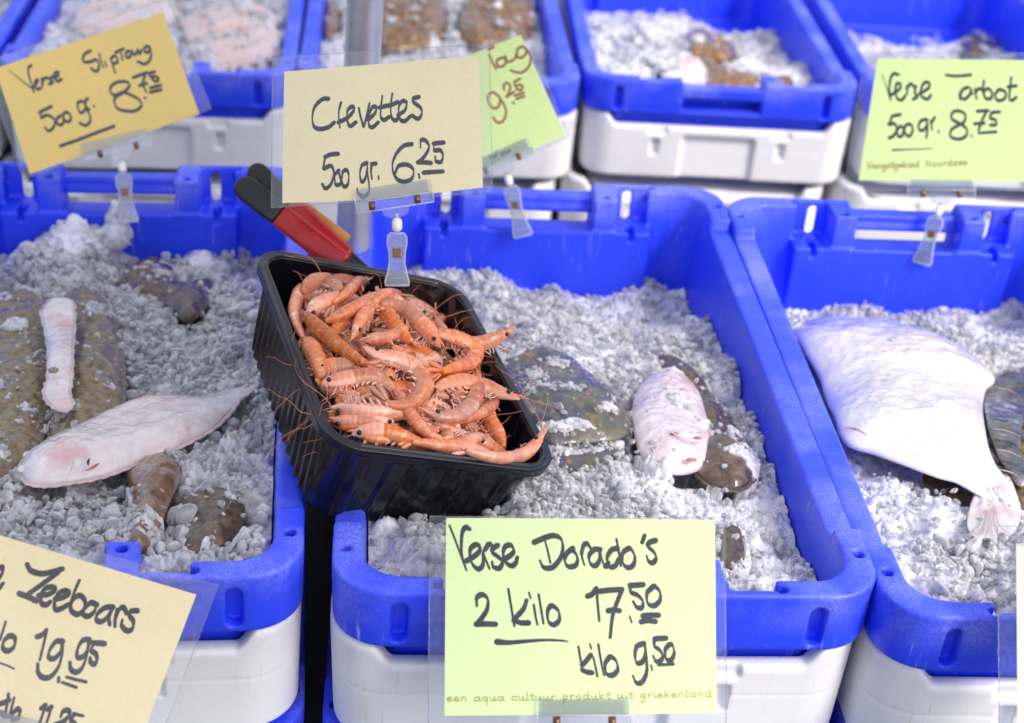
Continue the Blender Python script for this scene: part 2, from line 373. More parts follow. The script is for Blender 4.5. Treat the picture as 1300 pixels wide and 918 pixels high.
def clear_mat():
    m, nt, bs, out = new_mat('clear_plastic')
    tr = nt.nodes.new('ShaderNodeBsdfTransparent'); tr.inputs[0].default_value = (.88, .89, .92, 1)
    df = nt.nodes.new('ShaderNodeBsdfDiffuse'); df.inputs[0].default_value = (.8, .8, .84, 1)
    gl = nt.nodes.new('ShaderNodeBsdfGlossy'); gl.inputs['Roughness'].default_value = .06
    lw = N(nt, 'ShaderNodeLayerWeight', Blend=.35)
    m1 = nt.nodes.new('ShaderNodeMixShader'); m2 = nt.nodes.new('ShaderNodeMixShader'); m1.inputs[0].default_value = .05
    nt.links.new(tr.outputs[0], m1.inputs[1]); nt.links.new(df.outputs[0], m1.inputs[2])
    nt.links.new(ramp(nt, lw.outputs['Fresnel'], [(0., .04), (.6, .5)]), m2.inputs[0]); nt.links.new(m1.outputs[0], m2.inputs[1]); nt.links.new(gl.outputs[0], m2.inputs[2])
    nt.links.new(m2.outputs[0], out.inputs[0]); return m
MAT['clear'] = clear_mat()
def edge_mat():
    m, nt, bs, out = new_mat('clear_plastic_edge'); setp(bs, color=(.88, .88, .92), rough=.15, spec=.6)
    tr = nt.nodes.new('ShaderNodeBsdfTransparent'); mx = nt.nodes.new('ShaderNodeMixShader'); mx.inputs[0].default_value = .45
    nt.links.new(tr.outputs[0], mx.inputs[1]); nt.links.new(bs.outputs[0], mx.inputs[2]); nt.links.new(mx.outputs[0], out.inputs[0]); return m
MAT['clearedge'] = edge_mat()
MAT['ground'] = simple('paving', (.10, .10, .10), .8, 3, .2, .3)
MAT['bench'] = simple('dark_bench_boards', (.03, .028, .028), .7, 12, .25, .3)
# ------------------------------------------------------------------ the setting
def grid_plane(name, x0, x1, y0, y1, z, mat):
    me = bpy.data.meshes.new(name); me.from_pydata([(x0, y0, z), (x1, y0, z), (x1, y1, z), (x0, y1, z)], [], [(0, 1, 2, 3)])
    return link(name, me, mat)
g = grid_plane('ground', -60, 60, -60, 60, -.95, MAT['ground']); g['kind'] = 'structure'
def awning():                          # unseen canvas roof added to soften and shape the light, open front and right
    m, nt, bs, out = new_mat('awning_canvas'); tl = nt.nodes.new('ShaderNodeBsdfTranslucent'); tl.inputs[0].default_value = (.66, .66, .67, 1); mx = nt.nodes.new('ShaderNodeMixShader'); mx.inputs[0].default_value = .80
    setp(bs, color=(.75, .75, .76), rough=.7); nt.links.new(bs.outputs[0], mx.inputs[1]); nt.links.new(tl.outputs[0], mx.inputs[2]); nt.links.new(mx.outputs[0], out.inputs[0])
    e = empty('added_awning', (-1.6, 2.9, -.95)); tag(e, 'pale canvas awning added high above the crates, out of view, to soften their light', 'awning')
    x = np.linspace(-2.6, 2.75, 24); y = np.linspace(-3.5, 3., 24); X, Y = np.meshgrid(x, y, indexing='ij'); Zc = 2.35 + .05 * np.cos(X * 1.9) * np.cos(Y * 1.4) + .03 * (Y + 2.7)
    idx = np.arange(576).reshape(24, 24); q = np.stack([idx[:-1, :-1], idx[1:, :-1], idx[1:, 1:], idx[:-1, 1:]], -1).reshape(-1, 4)
    link('canvas', mesh('canvas', np.stack([X, Y, Zc], -1).reshape(-1, 3), q), m, e)
    for px in (-2.55, 2.4):
        mb = MB(); mb.tube([(px, 2.9, 0), (px, 2.9, 2.4)], .02, 12); mb.build('leg', MAT['pole'], e, True)
awning()
def bench(y0, y1, top, label):
    e = empty('display_bench', (0, (y0 + y1) / 2, -.95)); tag(e, label, 'bench')
    mb = MB(); mb.box((0, 0, top + .95 - .02), (1.5, 0, 0), (0, (y1 - y0) / 2, 0), (0, 0, .02)); mb.build('bench_top', MAT['bench'], e)
    for sx in (-1.35, 0, 1.35):
        for sy in (-1, 1):
            l = MB(); l.box((sx, sy * ((y1 - y0) / 2 - .06), (top + .95 - .04) / 2), (.03, 0, 0), (0, .03, 0), (0, 0, (top + .95 - .04) / 2)); l.build('leg', MAT['bench'], e)
bench(.78, 1.90, -.3325, 'dark bench in the black gap under the front row of fish crates')
bench(2.12, 3.45, -.428, 'dark bench under the back row of stacked crates')

# ------------------------------------------------------------------ crates
def rbox(x, y, hx, hy, r):
    qx, qy = np.abs(x) - hx + r, np.abs(y) - hy + r
    return np.hypot(np.maximum(qx, 0), np.maximum(qy, 0)) + np.minimum(np.maximum(qx, qy), 0) - r
def smin(a, b, k): h = np.clip(.5 + .5 * (b - a) / k, 0, 1); return b + (a - b) * h - k * h * (1 - h)
def smax(a, b, k): return -smin(-a, -b, k)
def sstep(a, b, x): t = np.clip((x - a) / (b - a), 0, 1); return t * t * (3 - 2 * t)
def box3(x, y, z, c, h, r=0.):
    q = [np.abs(v - cc) - hh + r for v, cc, hh in zip((x, y, z), c, h)]
    return np.sqrt(sum(np.maximum(v, 0) ** 2 for v in q)) + np.minimum(np.maximum(np.maximum(q[0], q[1]), q[2]), 0) - r
def crate_grid(vx=.002, zlo=-.156, zhi=.006):
    org = (-.234, -.406, zlo)
    ax = [np.arange(o, e, vx, dtype=np.float32) for o, e in zip(org, (.2341, .4061, zhi))]
    return org, vx, np.meshgrid(*ax, indexing='ij', sparse=True)
def crate_mesh():
    org, vx, (x, y, z) = crate_grid()
    aX, aY = np.abs(x), np.abs(y)
    T = -.013 + .013 * sstep(.400 - .100, .400 - .092, aY)              # raised corners, lower side rims
    T = np.where(aY > .36, -.0125 + .0125 * sstep(.064, .070, aX) + 0 * T, T)
    band = smax(rbox(x, y, .228 + .02 * z, .400 + .02 * z, .046), -.060 - z, .004)
    body = np.maximum(rbox(x, y, .2095 + .11 * z, .3835 + .11 * z, .036), -.150 - z)
    d = np.minimum(band, body)
    cav = np.maximum(rbox(x, y, .2035 + .11 * z, .3775 + .11 * z, .034), -.142 - z)
    d = smax(d, -cav, .004)
    yin = .348
    panel = np.maximum(np.maximum(aX - .140, yin - aY), np.maximum(z + .045, np.maximum(aY - .379 - .11 * z, -.148 - z)))
    d = smin(d, panel, .005)
    post = np.maximum(np.maximum(np.abs(aX - .081) - .0145, yin + .002 - aY), np.maximum(aY - .385, np.maximum(z + .0, -.06 - z)))
    d = smin(d, post, .005)
    d = smax(d, z - T, .005)
    d = smax(d, -np.maximum(np.maximum(aX - .0655, .360 - aY), -.052 - z), .003)       # hand hole, bridged by the handle bar
    d = smax(d, -box3(aX, aY, z, (.117, .381, .0), (.020, .0105, .045), .004), .003)      # pockets beside the hand hole
    cap = np.hypot(aX - .113, np.maximum(np.abs(z + .027) - .014, 0)) - .0058
    d = smax(d, -np.maximum(np.maximum(cap, .36 - y), y - .41), .0015)
    d = smax(d, -np.maximum(np.hypot(aX - .116, np.maximum(np.abs(aY - .362) - .008, 0)) - .005, np.abs(z + .045) - .012), .0015)
    cap2 = np.hypot(aX - .172, np.maximum(np.abs(z + .034) - .0135, 0)) - .0068
    d = smax(d, -np.maximum(cap2, .386 - aY), .002)
    for hx, hy in ((.2165, .342), (.140, .3895), (.081, .360)):
        d = smax(d, -np.maximum(np.hypot(aX - hx, aY - hy) - .0052, np.abs(z) - .022), .0015)
    sock = box3(aX, aY, z, (.2265, .12, -.012), (.02, .028, .0018), .001)                  # shallow pads on the side rims
    d = smax(d, -np.maximum(sock, 0 * x + (np.abs(aX - .216) - .0075)), .001)
    return iso('crate_body', d, org, vx)
def white_mesh(bh=.094):
    org, vx, (x, y, z) = crate_grid()
    aX, aY = np.abs(x), np.abs(y)
    T = -.012 + .012 * sstep(.31, .325, aY)
    T = np.where(aY > .372, -.019 + .019 * sstep(.172, .192, aX), T)
    band = smax(rbox(x, y, .2265 + .03 * z, .3985 + .03 * z, .048), -bh - z, .006)
    body = np.maximum(rbox(x, y, .2095 + .05 * z, .3835 + .05 * z, .036), -.150 - z)
    d = np.minimum(band, body)
    d = smax(d, -np.maximum(rbox(x, y, .2065 + .03 * z, .3805 + .03 * z, .034), -.142 - z), .004)
    d = smax(d, z - T, .008)
    arch = box3(x, aY, z, (0, .40, -.085), (.062, .0125, .050), .008)
    d = smax(d, -arch, .004)
    slot = box3(aX, aY, z, (.106, .40, -.056), (.0075, .012, .0145), .003)
    d = smax(d, -slot, .0015)
    d = smax(d, -box3(aX, aY, z, (.104, .40, -.024), (.016, .008, .009), .004), .003)
    d = d + .0006 * np.exp(-((z + .052) / .0012) ** 2)
    return iso('crate_body', d, org, vx)
ME_BLUE, ME_WHITE, ME_TALL = crate_mesh(), None, white_mesh(.112)
def bar_mesh():
    x, y, z = np.meshgrid(np.arange(-.074, .0741, .0015), np.arange(.366, .404, .0015), np.arange(-.036, -.004, .0015), indexing='ij')
    d = box3(x, y, z, (0, .3885, -.0205), (.0685, .0108, .0095), .003)
    d = smin(d, box3(x, y, z, (0, .378, -.0265), (.067, .005, .0035), .002), .004)
    return iso('handle', d, (-.074, .366, -.036), .0015)
ME_BAR = bar_mesh()
CR_POS = dict(M=(.0556, 1.3789, .1029), L=(-.4365, 1.3378, .1444), R=(.5101, 1.3999, .0954),
              B0=(-1.118, 2.612, .125), B1=(-.6467, 2.6768, .1112), B2=(-.1889, 2.7425, .1023), B3=(.2835, 2.8142, .0705), B4=(.765, 2.862, .06))
ZB = -.0905
def base_z(k): return ZB if k[0] == 'B' else 0.
def loc(k, x, y, z):
    cx, cy_, w_ = CR_POS[k]; c, s = math.cos(w_), math.sin(w_); return np.array([cx + c * x - s * y, cy_ + s * x + c * y, z])
def inv(k, P):
    cx, cy_, w_ = CR_POS[k]; c, s = math.cos(w_), math.sin(w_); dx, dy = P[0] - cx, P[1] - cy_; return np.array([c * dx + s * dy, -s * dx + c * dy, P[2]])
def crate(k, dx, dy, z, da, blue, label, group):
    p = loc(k, dx, dy, z); e = empty('fish_crate', p, CR_POS[k][2] + da); tag(e, label, 'crate', group)
    link('crate_body', ME_BLUE if blue else ME_TALL, MAT['blue'] if blue else MAT['white'], e)
    if blue:
        for s in (0, math.pi):
            h = link('handle', ME_BAR, MAT['blue'], e); h.rotation_euler = (0, 0, s)
    return e
WZ, WP = -.0625, .117
G1, G2, G3 = 'blue plastic fish crates filled with ice', 'white plastic crates stacked under the blue ones', 'blue crates at the foot of the front stacks'
crate('L', 0, 0, 0, 0, True, 'blue fish crate of brown flatfish and a pale sole, left of the prawn tray', G1)
crate('M', 0, 0, 0, 0, True, 'blue fish crate behind the sea bream price card, prawn tray lying on its left rim', G1)
crate('R', 0, 0, 0, 0, True, 'blue fish crate holding the big white turbot on ice', G1)
crate('B0', 0, 0, ZB, 0, True, 'blue crate cut off by the top left corner, behind the amber card', G1)
crate('B1', 0, 0, ZB, 0, True, 'blurred blue crate of pink fish behind the amber price card', G1)
crate('B2', 0, 0, ZB, 0, True, 'blurred blue crate of brown flatfish behind the metal pole', G1)
crate('B3', 0, 0, ZB, 0, True, 'blurred blue crate of crushed ice left of the turbot price card', G1)
crate('B4', 0, 0, ZB, 0, True, 'blurred blue crate behind the turbot price card, cut off at the right', G1)
for k, dx, dy, da, lb in (('L', -.001, .002, .0, 'white crate under the blue crate of brown flatfish'),
                          ('M', -.004, .003, .004, 'white crate under the blue crate behind the sea bream card'),
                          ('R', .002, .004, -.004, 'white crate under the blue crate of the white turbot')):
    crate(k, dx, dy, WZ, da, False, lb, G2)
    crate(k, dx * 2 + .002, dy + .002, WZ - WP, -da, True, {'L': 'lowest blue crate in the stack left of the black gap', 'M': 'lowest blue crate in the stack under the sea bream card', 'R': 'lowest blue crate in the stack under the white turbot'}[k], G3)
for k, what in (('B0', 'crate in the top left corner'), ('B1', 'blurred crate of pink fish'), ('B2', 'blurred crate of brown flatfish'), ('B3', 'blurred crate of crushed ice'), ('B4', 'blurred crate behind the turbot price card')):
    crate(k, .002, .002, ZB + WZ, .003, False, 'white crate right under the blue ' + what, G2)
    crate(k, -.022, .004, ZB + WZ - .124, -.002, False, 'lower white crate of the stack carrying the blue ' + what, G2)

# metal pole between the front crates
def pole():
    b = np.array([-.221, 1.585, -.95]); t = np.array([-.150, 1.585, 1.3])
    mb = MB(); mb.tube([b + (t - b) * u for u in np.linspace(0, 1, 12)], .0195, 32, True)
    e = empty('metal_pole', b); tag(e, 'grey galvanised metal pole rising behind the cream price card', 'pole')
    mb.build('pole_tube', MAT['pole'], e, True, b)
    for zz in (-.05, .31):
        c = MB(); u = (zz - b[2]) / (t[2] - b[2]); p = b + (t - b) * u
        c.tube([p, p + np.array([0, 0, .0012])], .0198, 32, True); c.build('seam_ring', MAT['grip'], e, False, b)
pole()
# ------------------------------------------------------------------ tray pose (needed by the ice, which gives way under the tray)
T_C = np.array([-.1023, 1.2269, .0602]); T_E = (.1158, .3148, .4169); T_A, T_B, T_H = .2265, .3023, .0890
def _eul(rx, ry, rz):
    c, s = math.cos, math.sin
    X = np.array([[1, 0, 0], [0, c(rx), -s(rx)], [0, s(rx), c(rx)]]); Y = np.array([[c(ry), 0, s(ry)], [0, 1, 0], [-s(ry), 0, c(ry)]]); Z = np.array([[c(rz), -s(rz), 0], [s(rz), c(rz), 0], [0, 0, 1]])
    return Z @ Y @ X
T_R = _eul(*T_E); T_N = T_R[:, 2]
def to_tray(P): return (np.asarray(P) - T_C) @ T_R
def from_tray(L): return T_C + np.asarray(L) @ T_R.T
def under_tray(k, x, y):               # height of the tray's underside above crate point (x, y); inf outside its footprint
    cx, cy_, w_ = CR_POS[k]; c, s = math.cos(w_), math.sin(w_); X = cx + c * x - s * y; Y = cy_ + s * x + c * y
    B = from_tray((0, 0, -T_H)); z = B[2] - (T_N[0] * (X - B[0]) + T_N[1] * (Y - B[1])) / T_N[2]
    l = to_tray(np.stack([X, Y, z], -1)); ins = (np.abs(l[..., 0]) < T_A / 2 - .012) & (np.abs(l[..., 1]) < T_B / 2 - .012)
    # side walls: where the wall, not the bottom, is above the point
    return np.where(ins, z, np.inf)
# ------------------------------------------------------------------ crushed ice and fish
ICE_PTS = {
 'M': [(-.2, .34, -.112), (-.08, .34, -.112), (0, .34, -.122), (.08, .34, -.136), (.15, .34, -.124), (.2, .34, -.122), (-.19, 0, -.06), (0, .1, -.072), (.19, 0, -.074), (.19, .15, -.075),
       (0, -.1, -.050), (-.19, -.2, -.035), (.19, -.2, -.056), (.19, -.3, -.056), (-.19, -.37, -.022), (0, -.37, -.030), (.19, -.37, -.045), (0, .25, -.105)],
 'L': [(-.2, .34, -.12), (-.14, .34, -.115), (-.075, .345, -.070), (-.03, .345, -.068), (.02, .34, -.116), (.07, .34, -.108), (.11, .34, -.098), (.19, .34, -.118), (.19, .15, -.070), (.19, 0, -.040),
       (0, .1, -.070), (-.19, .1, -.075), (0, -.1, -.050), (.19, -.2, -.028), (0, -.25, -.030), (-.19, -.3, -.03), (-.1, -.37, -.020), (.1, -.37, -.028), (.19, -.37, -.025)],
 'R': [(-.2, .34, -.130), (-.1, .34, -.132), (0, .34, -.134), (.1, .34, -.125), (.19, .34, -.130), (-.19, .1, -.085), (0, .1, -.085), (.19, .1, -.075), (-.19, -.1, -.062), (0, -.1, -.062), (.19, -.1, -.06), (-.19, -.37, -.030), (0, -.37, -.022), (.19, -.37, -.03)],
 'B0': [(0, 0, -.05)], 'B1': [(0, .3, -.06), (0, 0, -.040), (0, -.37, -.035), (.19, 0, -.04)], 'B2': [(0, .3, -.06), (0, 0, -.055), (0, -.37, -.04), (.19, -.3, -.08)],
 'B3': [(-.15, .33, -.15), (.15, .33, -.16), (0, .2, -.125), (-.15, .05, -.09), (.17, .05, -.10), (.19, -.3, -.065), (-.15, -.37, -.010), (.15, -.37, -.040), (0, -.2, -.045)],
 'B4': [(0, .33, -.165), (0, .15, -.145), (-.1, -.05, -.115), (.1, -.05, -.115), (0, -.2, -.085), (0, -.37, -.03)],
}
def ice_h(k, x, y):
    P = ICE_PTS[k]; num = 0; den = 0
    for px, py, pz in P:
        wgt = 1 / (((x - px) * 1.3) ** 2 + (y - py) ** 2 + .0009) ** 1.6; num = num + wgt * pz; den = den + wgt
    return num / den
def lump(k, x, y):
    s = sum(map(ord, k)); p = np.stack([np.asarray(x, float), np.asarray(y, float)], -1)
    return .011 * fbm(p * 16, 2, s) + .0045 * fbm(p * 60, 2, s + 9)
def ice_full(k, x, y): return ice_h(k, x, y) + lump(k, x, y)
def hit(k, px, py, lift=0.):           # photograph pixel -> crate coordinates on the ice (plus lift)
    z = -.06
    for _ in range(12):
        q = inv(k, at(px, py, z + base_z(k))); z = float(ice_h(k, q[0], q[1])) + lift
    return q[0], q[1]

def _ico(n):
    bm = bmesh.new(); bmesh.ops.create_icosphere(bm, subdivisions=n, radius=1)
    r = np.array([v.co[:] for v in bm.verts]), np.array([[v.index for v in f.verts] for f in bm.faces]); bm.free(); return r
ICO_FINE, ICO_LOW = _ico(3), _ico(2)
def rand_rot(n, rng):
    q = rng.normal(size=(n, 4)); q /= np.linalg.norm(q, axis=1)[:, None]; a, b, c, d = q.T
    return np.stack([np.stack([1 - 2 * (c * c + d * d), 2 * (b * c - a * d), 2 * (b * d + a * c)], -1), np.stack([2 * (b * c + a * d), 1 - 2 * (b * b + d * d), 2 * (c * d - a * b)], -1), np.stack([2 * (b * d - a * c), 2 * (c * d + a * b), 1 - 2 * (b * b + c * c)], -1)], 1)
def chips(pos, size, rng, fine=True):
    v, f = ICO_FINE if fine else ICO_LOW; n = len(pos); shapes = []
    for s in range(26):                # broken crystals: a few random planes with melted edges
        k = rng.integers(6, 11); nn = rng.normal(size=(k, 3)); nn /= np.linalg.norm(nn, axis=1)[:, None]; dd = rng.uniform(.42, 1.05, k)
        c = np.maximum(v @ nn.T, 1e-3); r = dd / c; kk = rng.uniform(14, 34)
        rr = -np.log(np.exp(-kk * np.minimum(r, 4)).sum(1) + np.exp(-kk * 1.15)) / kk
        shapes.append(v * np.maximum(rr, .25)[:, None] * rng.uniform(.4, 1.3, 3) * (1 + .05 * vnoise(v * 3 + s, s)[:, None]))
    shapes = np.array(shapes); sh = shapes[rng.integers(0, 26, n)]
    V = np.einsum('nij,nkj->nki', rand_rot(n, rng), sh) * size[:, None, None] + pos[:, None, :]
    return V.reshape(-1, 3), (f[None] + (np.arange(n) * len(v))[:, None, None]).reshape(-1, 3)
HX, HY = .1965, .3695
GRAIN = dict(L=.0100, M=.0066, R=.0076, B0=.012, B1=.012, B2=.012, B3=.012, B4=.012)
FISH = {}                              # crate -> exposed fish outlines in crate coordinates, kept free of chips
def exposed(k, x, y, margin=0.):
    m = np.zeros(np.shape(x), bool)
    for poly, cov, th_, rd_, lf_ in FISH.get(k, []): m |= poly_sd(x, y, poly) < margin
    return m
def make_ice(k, label, n_chips, smin_, smax_, extra=(), clear=.2, lumps=()):
    cx, cy_, w_ = CR_POS[k]; rng = np.random.default_rng(sum(map(ord, k)) * 31)
    e = empty('crushed_ice', (cx, cy_, base_z(k)), w_); tag(e, label, 'ice', None, 'stuff')
    front = k in 'MLR'; st = .0013 if front else .004
    X, Y = np.meshgrid(np.arange(-HX, HX + st, st), np.arange(-HY, HY + st, st), indexing='ij')
    X = np.minimum(X, HX); Y = np.minimum(Y, HY)
    Z = ice_full(k, X, Y)
    for poly, cov, th_, rd_, lf_ in FISH.get(k, []):
        d = poly_sd(X, Y, poly); Z = Z - .016 * (1 - sstep(-.010, .004, d)) - .004 * (1 - sstep(0, .012, d))
        t = np.clip(-d / rd_, 0, 1); top = ice_h(k, X, Y) + lf_ + th_ * t * (2 - t)            # drifts of ice lying over the fish
        drift = sstep(.05, .45, fbm(np.stack([X, Y], -1) * 26, 3, 55) + 1.5 * cov - .75 + .55 * np.exp(np.minimum(d, 0) / .010) * (cov > .03)) * (d < .004) * (cov > .03)
        Z = np.where(drift > .02, np.maximum(Z, top - .004 + .0040 * drift), Z)
    if k in 'ML': Z = np.minimum(Z, under_tray(k, X, Y) - .003)
    melt = .35 + .65 * sstep(-.35, .35, fbm(np.stack([X, Y], -1) * 17, 3, 31)); gsz = GRAIN[k] * melt; g0 = GRAIN[k]; wx = X + .004 * vnoise(np.stack([X, Y], -1) * 90, 5); wy = Y + .004 * vnoise(np.stack([X, Y], -1) * 90, 6)
    Z = Z + gsz * (.42 * cells(wx, wy, g0, 1) + .30 * cells(wx, wy, g0 * .55, 2) + .13 * cells(wx, wy, g0 * .3, 3)) + .0003 * vnoise(np.stack([X, Y], -1) * 500, 4)
    hx = .2035 + .11 * Z - .0015; xs = X * hx / HX
    nx, ny = X.shape; idx = np.arange(nx * ny).reshape(nx, ny)
    q = np.stack([idx[:-1, :-1], idx[1:, :-1], idx[1:, 1:], idx[:-1, 1:]], -1).reshape(-1, 4)
    link('ice_bed', mesh('ice_bed', np.stack([xs, Y, Z], -1).reshape(-1, 3), q), MAT['greybed' if k == 'L' else 'icebed'], e)
    # nuggets lying on and in the bed
    m = int(n_chips * 1.6); x = rng.uniform(-HX, HX, m); y = rng.uniform(-HY, HY, m)
    inpanel = (np.abs(x) < .142) & (np.abs(y) > .343)
    dens = .55 + .75 * fbm(np.stack([x, y], -1) * 11, 3, 77)
    keep = ~inpanel & ~exposed(k, x, y, .0) & (rng.uniform(size=m) < np.clip(dens, .10, 1))
    x, y = x[keep][:n_chips], y[keep][:n_chips]
    sz = smin_ + (smax_ - smin_) * rng.beta(1.3, 3.2, len(x))
    sz *= np.where(fbm(np.stack([x, y], -1) * 7, 2, 5) > .1, 1.25, .85)
    z = ice_full(k, x, y) + sz * rng.uniform(-.5, .75, len(x)) + GRAIN[k] * .5
    lim = .2035 + .11 * z - sz * .8; x = np.clip(x, -lim, lim); y = np.clip(y, -.371 + sz * .6, .371 - sz * .6)
    if k in 'ML': ok = z < under_tray(k, x, y) - sz * .9; x, y, z, sz = x[ok], y[ok], z[ok], sz[ok]
    P = [np.stack([x, y, z], -1)]; S = [sz]
    # a few stray nuggets over the fish edges
    for poly, cov, th_, rd_, lf_ in FISH.get(k, []):
        c = rng.uniform(poly.min(0) - .006, poly.max(0) + .006, (int(np.prod(np.ptp(poly, 0)) * 6.0e4 * (1 if front else .3)), 2)); d = poly_sd(c[:, 0], c[:, 1], poly)
        
        dm = sstep(-.05, .40, fbm(c * 26, 3, 55) + 1.5 * cov - .75 + .55 * np.exp(np.minimum(d, 0) / .010) * (cov > .03)) * (cov > .03)
        c = c[(d < .004) & (rng.uniform(size=len(c)) < np.maximum(dm * .75, .04 * (cov > .03)))]; dd = poly_sd(c[:, 0], c[:, 1], poly)
        s2 = smin_ * rng.uniform(.7, 1.9, len(c)); P.append(np.stack([c[:, 0], c[:, 1], ice_h(k, c[:, 0], c[:, 1]) + lf_ + th_ * np.clip(-dd / rd_, 0, 1) * (2 - np.clip(-dd / rd_, 0, 1)) + s2 * .3], -1)); S.append(s2)
    for (ex, ey, ez, er, en, sp) in extra:
        a = rng.normal(size=(en, 3)) * sp; P.append(np.array([ex, ey, ez]) + a); S.append(rng.uniform(.6, 1.3, en) * er)
    P = np.vstack(P); S = np.concatenate(S)
    if lumps:
        L_ = np.array(lumps); lo, hi = (L_[:, :3] - L_[:, 3:]).min(0) - .006, (L_[:, :3] + L_[:, 3:]).max(0) + .006; vx = .0014
        gx, gy, gz = np.meshgrid(*[np.arange(a, b, vx) for a, b in zip(lo, hi)], indexing='ij'); d = np.full(gx.shape, 1.)
        for bx_, by_, bz_, r_ in lumps: d = smin(d, np.sqrt((gx - bx_) ** 2 + (gy - by_) ** 2 + (gz - bz_) ** 2) - r_, .006)
        q = np.stack([gx, gy, gz], -1); d = d + .0030 * vnoise(q * 130, 2) + .0022 * vnoise(q * 260, 3) + .0010 * vnoise(q * 560, 4)
        link('ice_clump', iso('ice_clump', np.maximum(d, gy - .346), lo, vx), MAT['icebed'], e)
    cl = rng.uniform(size=len(P)) < clear * (1 + .9 * np.clip(fbm(P[:, :2] * 12, 2, 8), -1, 1))
    for sel, nm, mt in ((~cl, 'ice_nuggets', 'ice'), (cl, 'clear_nuggets', 'clearice')):
        if sel.sum() > 3:
            v, f = chips(P[sel], S[sel], rng, front); link(nm, mesh(nm, v, f), MAT[mt], e)

# --- fish built from an outline: a domed body draped over the ice
def fish_body(name, k, poly, thick, round_, mat, parent, lift, vox=.0014, edge=.0016, ridge=None, bumpy=0.):
    lo, hi = poly.min(0) - .012, poly.max(0) + .012
    gx, gy, gz = np.arange(lo[0], hi[0], vox), np.arange(lo[1], hi[1], vox), np.arange(-thick - .008, thick + .008, vox)
    X, Y = np.meshgrid(gx, gy, indexing='ij'); d = -poly_sd(X, Y, poly)
    t = np.clip(d / round_, 0, 1); h = edge + (thick - edge) * (.35 * np.sqrt(np.maximum(1 - (1 - t) ** 2, 0)) + .65 * (t * (2 - t)) ** 1.0)
    if bumpy: h = h * (1 + bumpy * fbm(np.stack([X, Y], -1) * 45, 3, 11))
    h = np.maximum(h + .0007 * fbm(np.stack([X, Y], -1) * 170, 3, 23) * np.clip(t * 4, 0, 1), edge * .6)
    if ridge is not None: h = h * ridge(X, Y)
    z = gz[None, None, :]
    f = np.maximum(np.abs(z) - np.where(z < 0, .55, 1.) * h[:, :, None], -d[:, :, None])
    f = np.where((d < 0)[:, :, None], np.hypot(np.maximum(np.abs(z) - edge, 0), d[:, :, None]) , f)
    me = iso(name, f, (lo[0], lo[1], gz[0]), vox)
    co = np.empty(len(me.vertices) * 3, np.float32); me.vertices.foreach_get('co', co); co = co.reshape(-1, 3)
    ox, oy = parent['ox'], parent['oy']
    co[:, 2] += ice_h(k, co[:, 0], co[:, 1]) + lift - parent['oz']
    co[:, 0] -= ox; co[:, 1] -= oy
    me.vertices.foreach_set('co', co.ravel()); me.update()
    return link(name, me, mat, parent)
def fish_root(name, k, poly, label, cat='fish', group=None):
    c = poly.mean(0); z = float(ice_h(k, c[0], c[1]))
    e = empty(name, loc(k, c[0], c[1], z + base_z(k)), CR_POS[k][2]); tag(e, label, cat, group)
    e['ox'], e['oy'], e['oz'] = float(c[0]), float(c[1]), z
    return e
def outline(k, pts, lift=0., n=90):
    p = np.array([hit(k, a, b, lift) for a, b in pts]); p = spline(np.vstack([p, p[:1]]), 8)[:-1]
    return p
def grow(poly, r, seed=0, amp=.25):
    a = np.roll(poly, -1, 0) - np.roll(poly, 1, 0); nrm = np.stack([a[:, 1], -a[:, 0]], 1); nrm /= np.linalg.norm(nrm, axis=1)[:, None] + 1e-9
    area = np.sum(poly[:, 0] * np.roll(poly[:, 1], -1) - poly[:, 1] * np.roll(poly[:, 0], -1))
    if area < 0: nrm = -nrm
    return poly + nrm * (r * (1 + amp * np.sin(np.arange(len(poly)) * 1.7 + seed)))[:, None]
def blob(name, k, px, py, r, zlift, mat, parent, sc=(1, 1, .45)):
    x, y = hit(k, px, py, zlift); mb = MB(); mb.ball((x - parent['ox'], y - parent['oy'], float(ice_h(k, x, y)) + zlift - parent['oz']), r, 14, 10, sc)
    return mb.build(name, mat, parent, True)
def strip(name, k, pts, w_, zlift, mat, parent):
    p = np.array([(*hit(k, a, b, zlift), 0) for a, b in pts]); p = spline(p, 5)
    p = np.stack([p[:, 0] - parent['ox'], p[:, 1] - parent['oy'], ice_h(k, p[:, 0], p[:, 1]) + zlift - parent['oz']], 1)
    mb = MB(); m = len(p); mb.tube(p, w_ * np.sin(np.linspace(.25, math.pi - .25, m)), 8); return mb.build(name, mat, parent, True)

def add_fish(name, k, px, label, thick, round_, mat, lift=0., fin=0., finmat='fin', cover=.2, keepclear=True, **kw):
    poly = outline(k, px, lift); r = fish_root(name, k, poly, label)
    fish_body('body', k, poly, thick, round_, MAT[mat], r, lift, **kw)
    if fin: fish_body('fin', k, grow(poly, fin), .0022, .004, MAT[finmat], r, lift - .001, edge=.0008)
    if keepclear: FISH.setdefault(k, []).append((poly, cover, thick, round_, lift))
    return r, poly

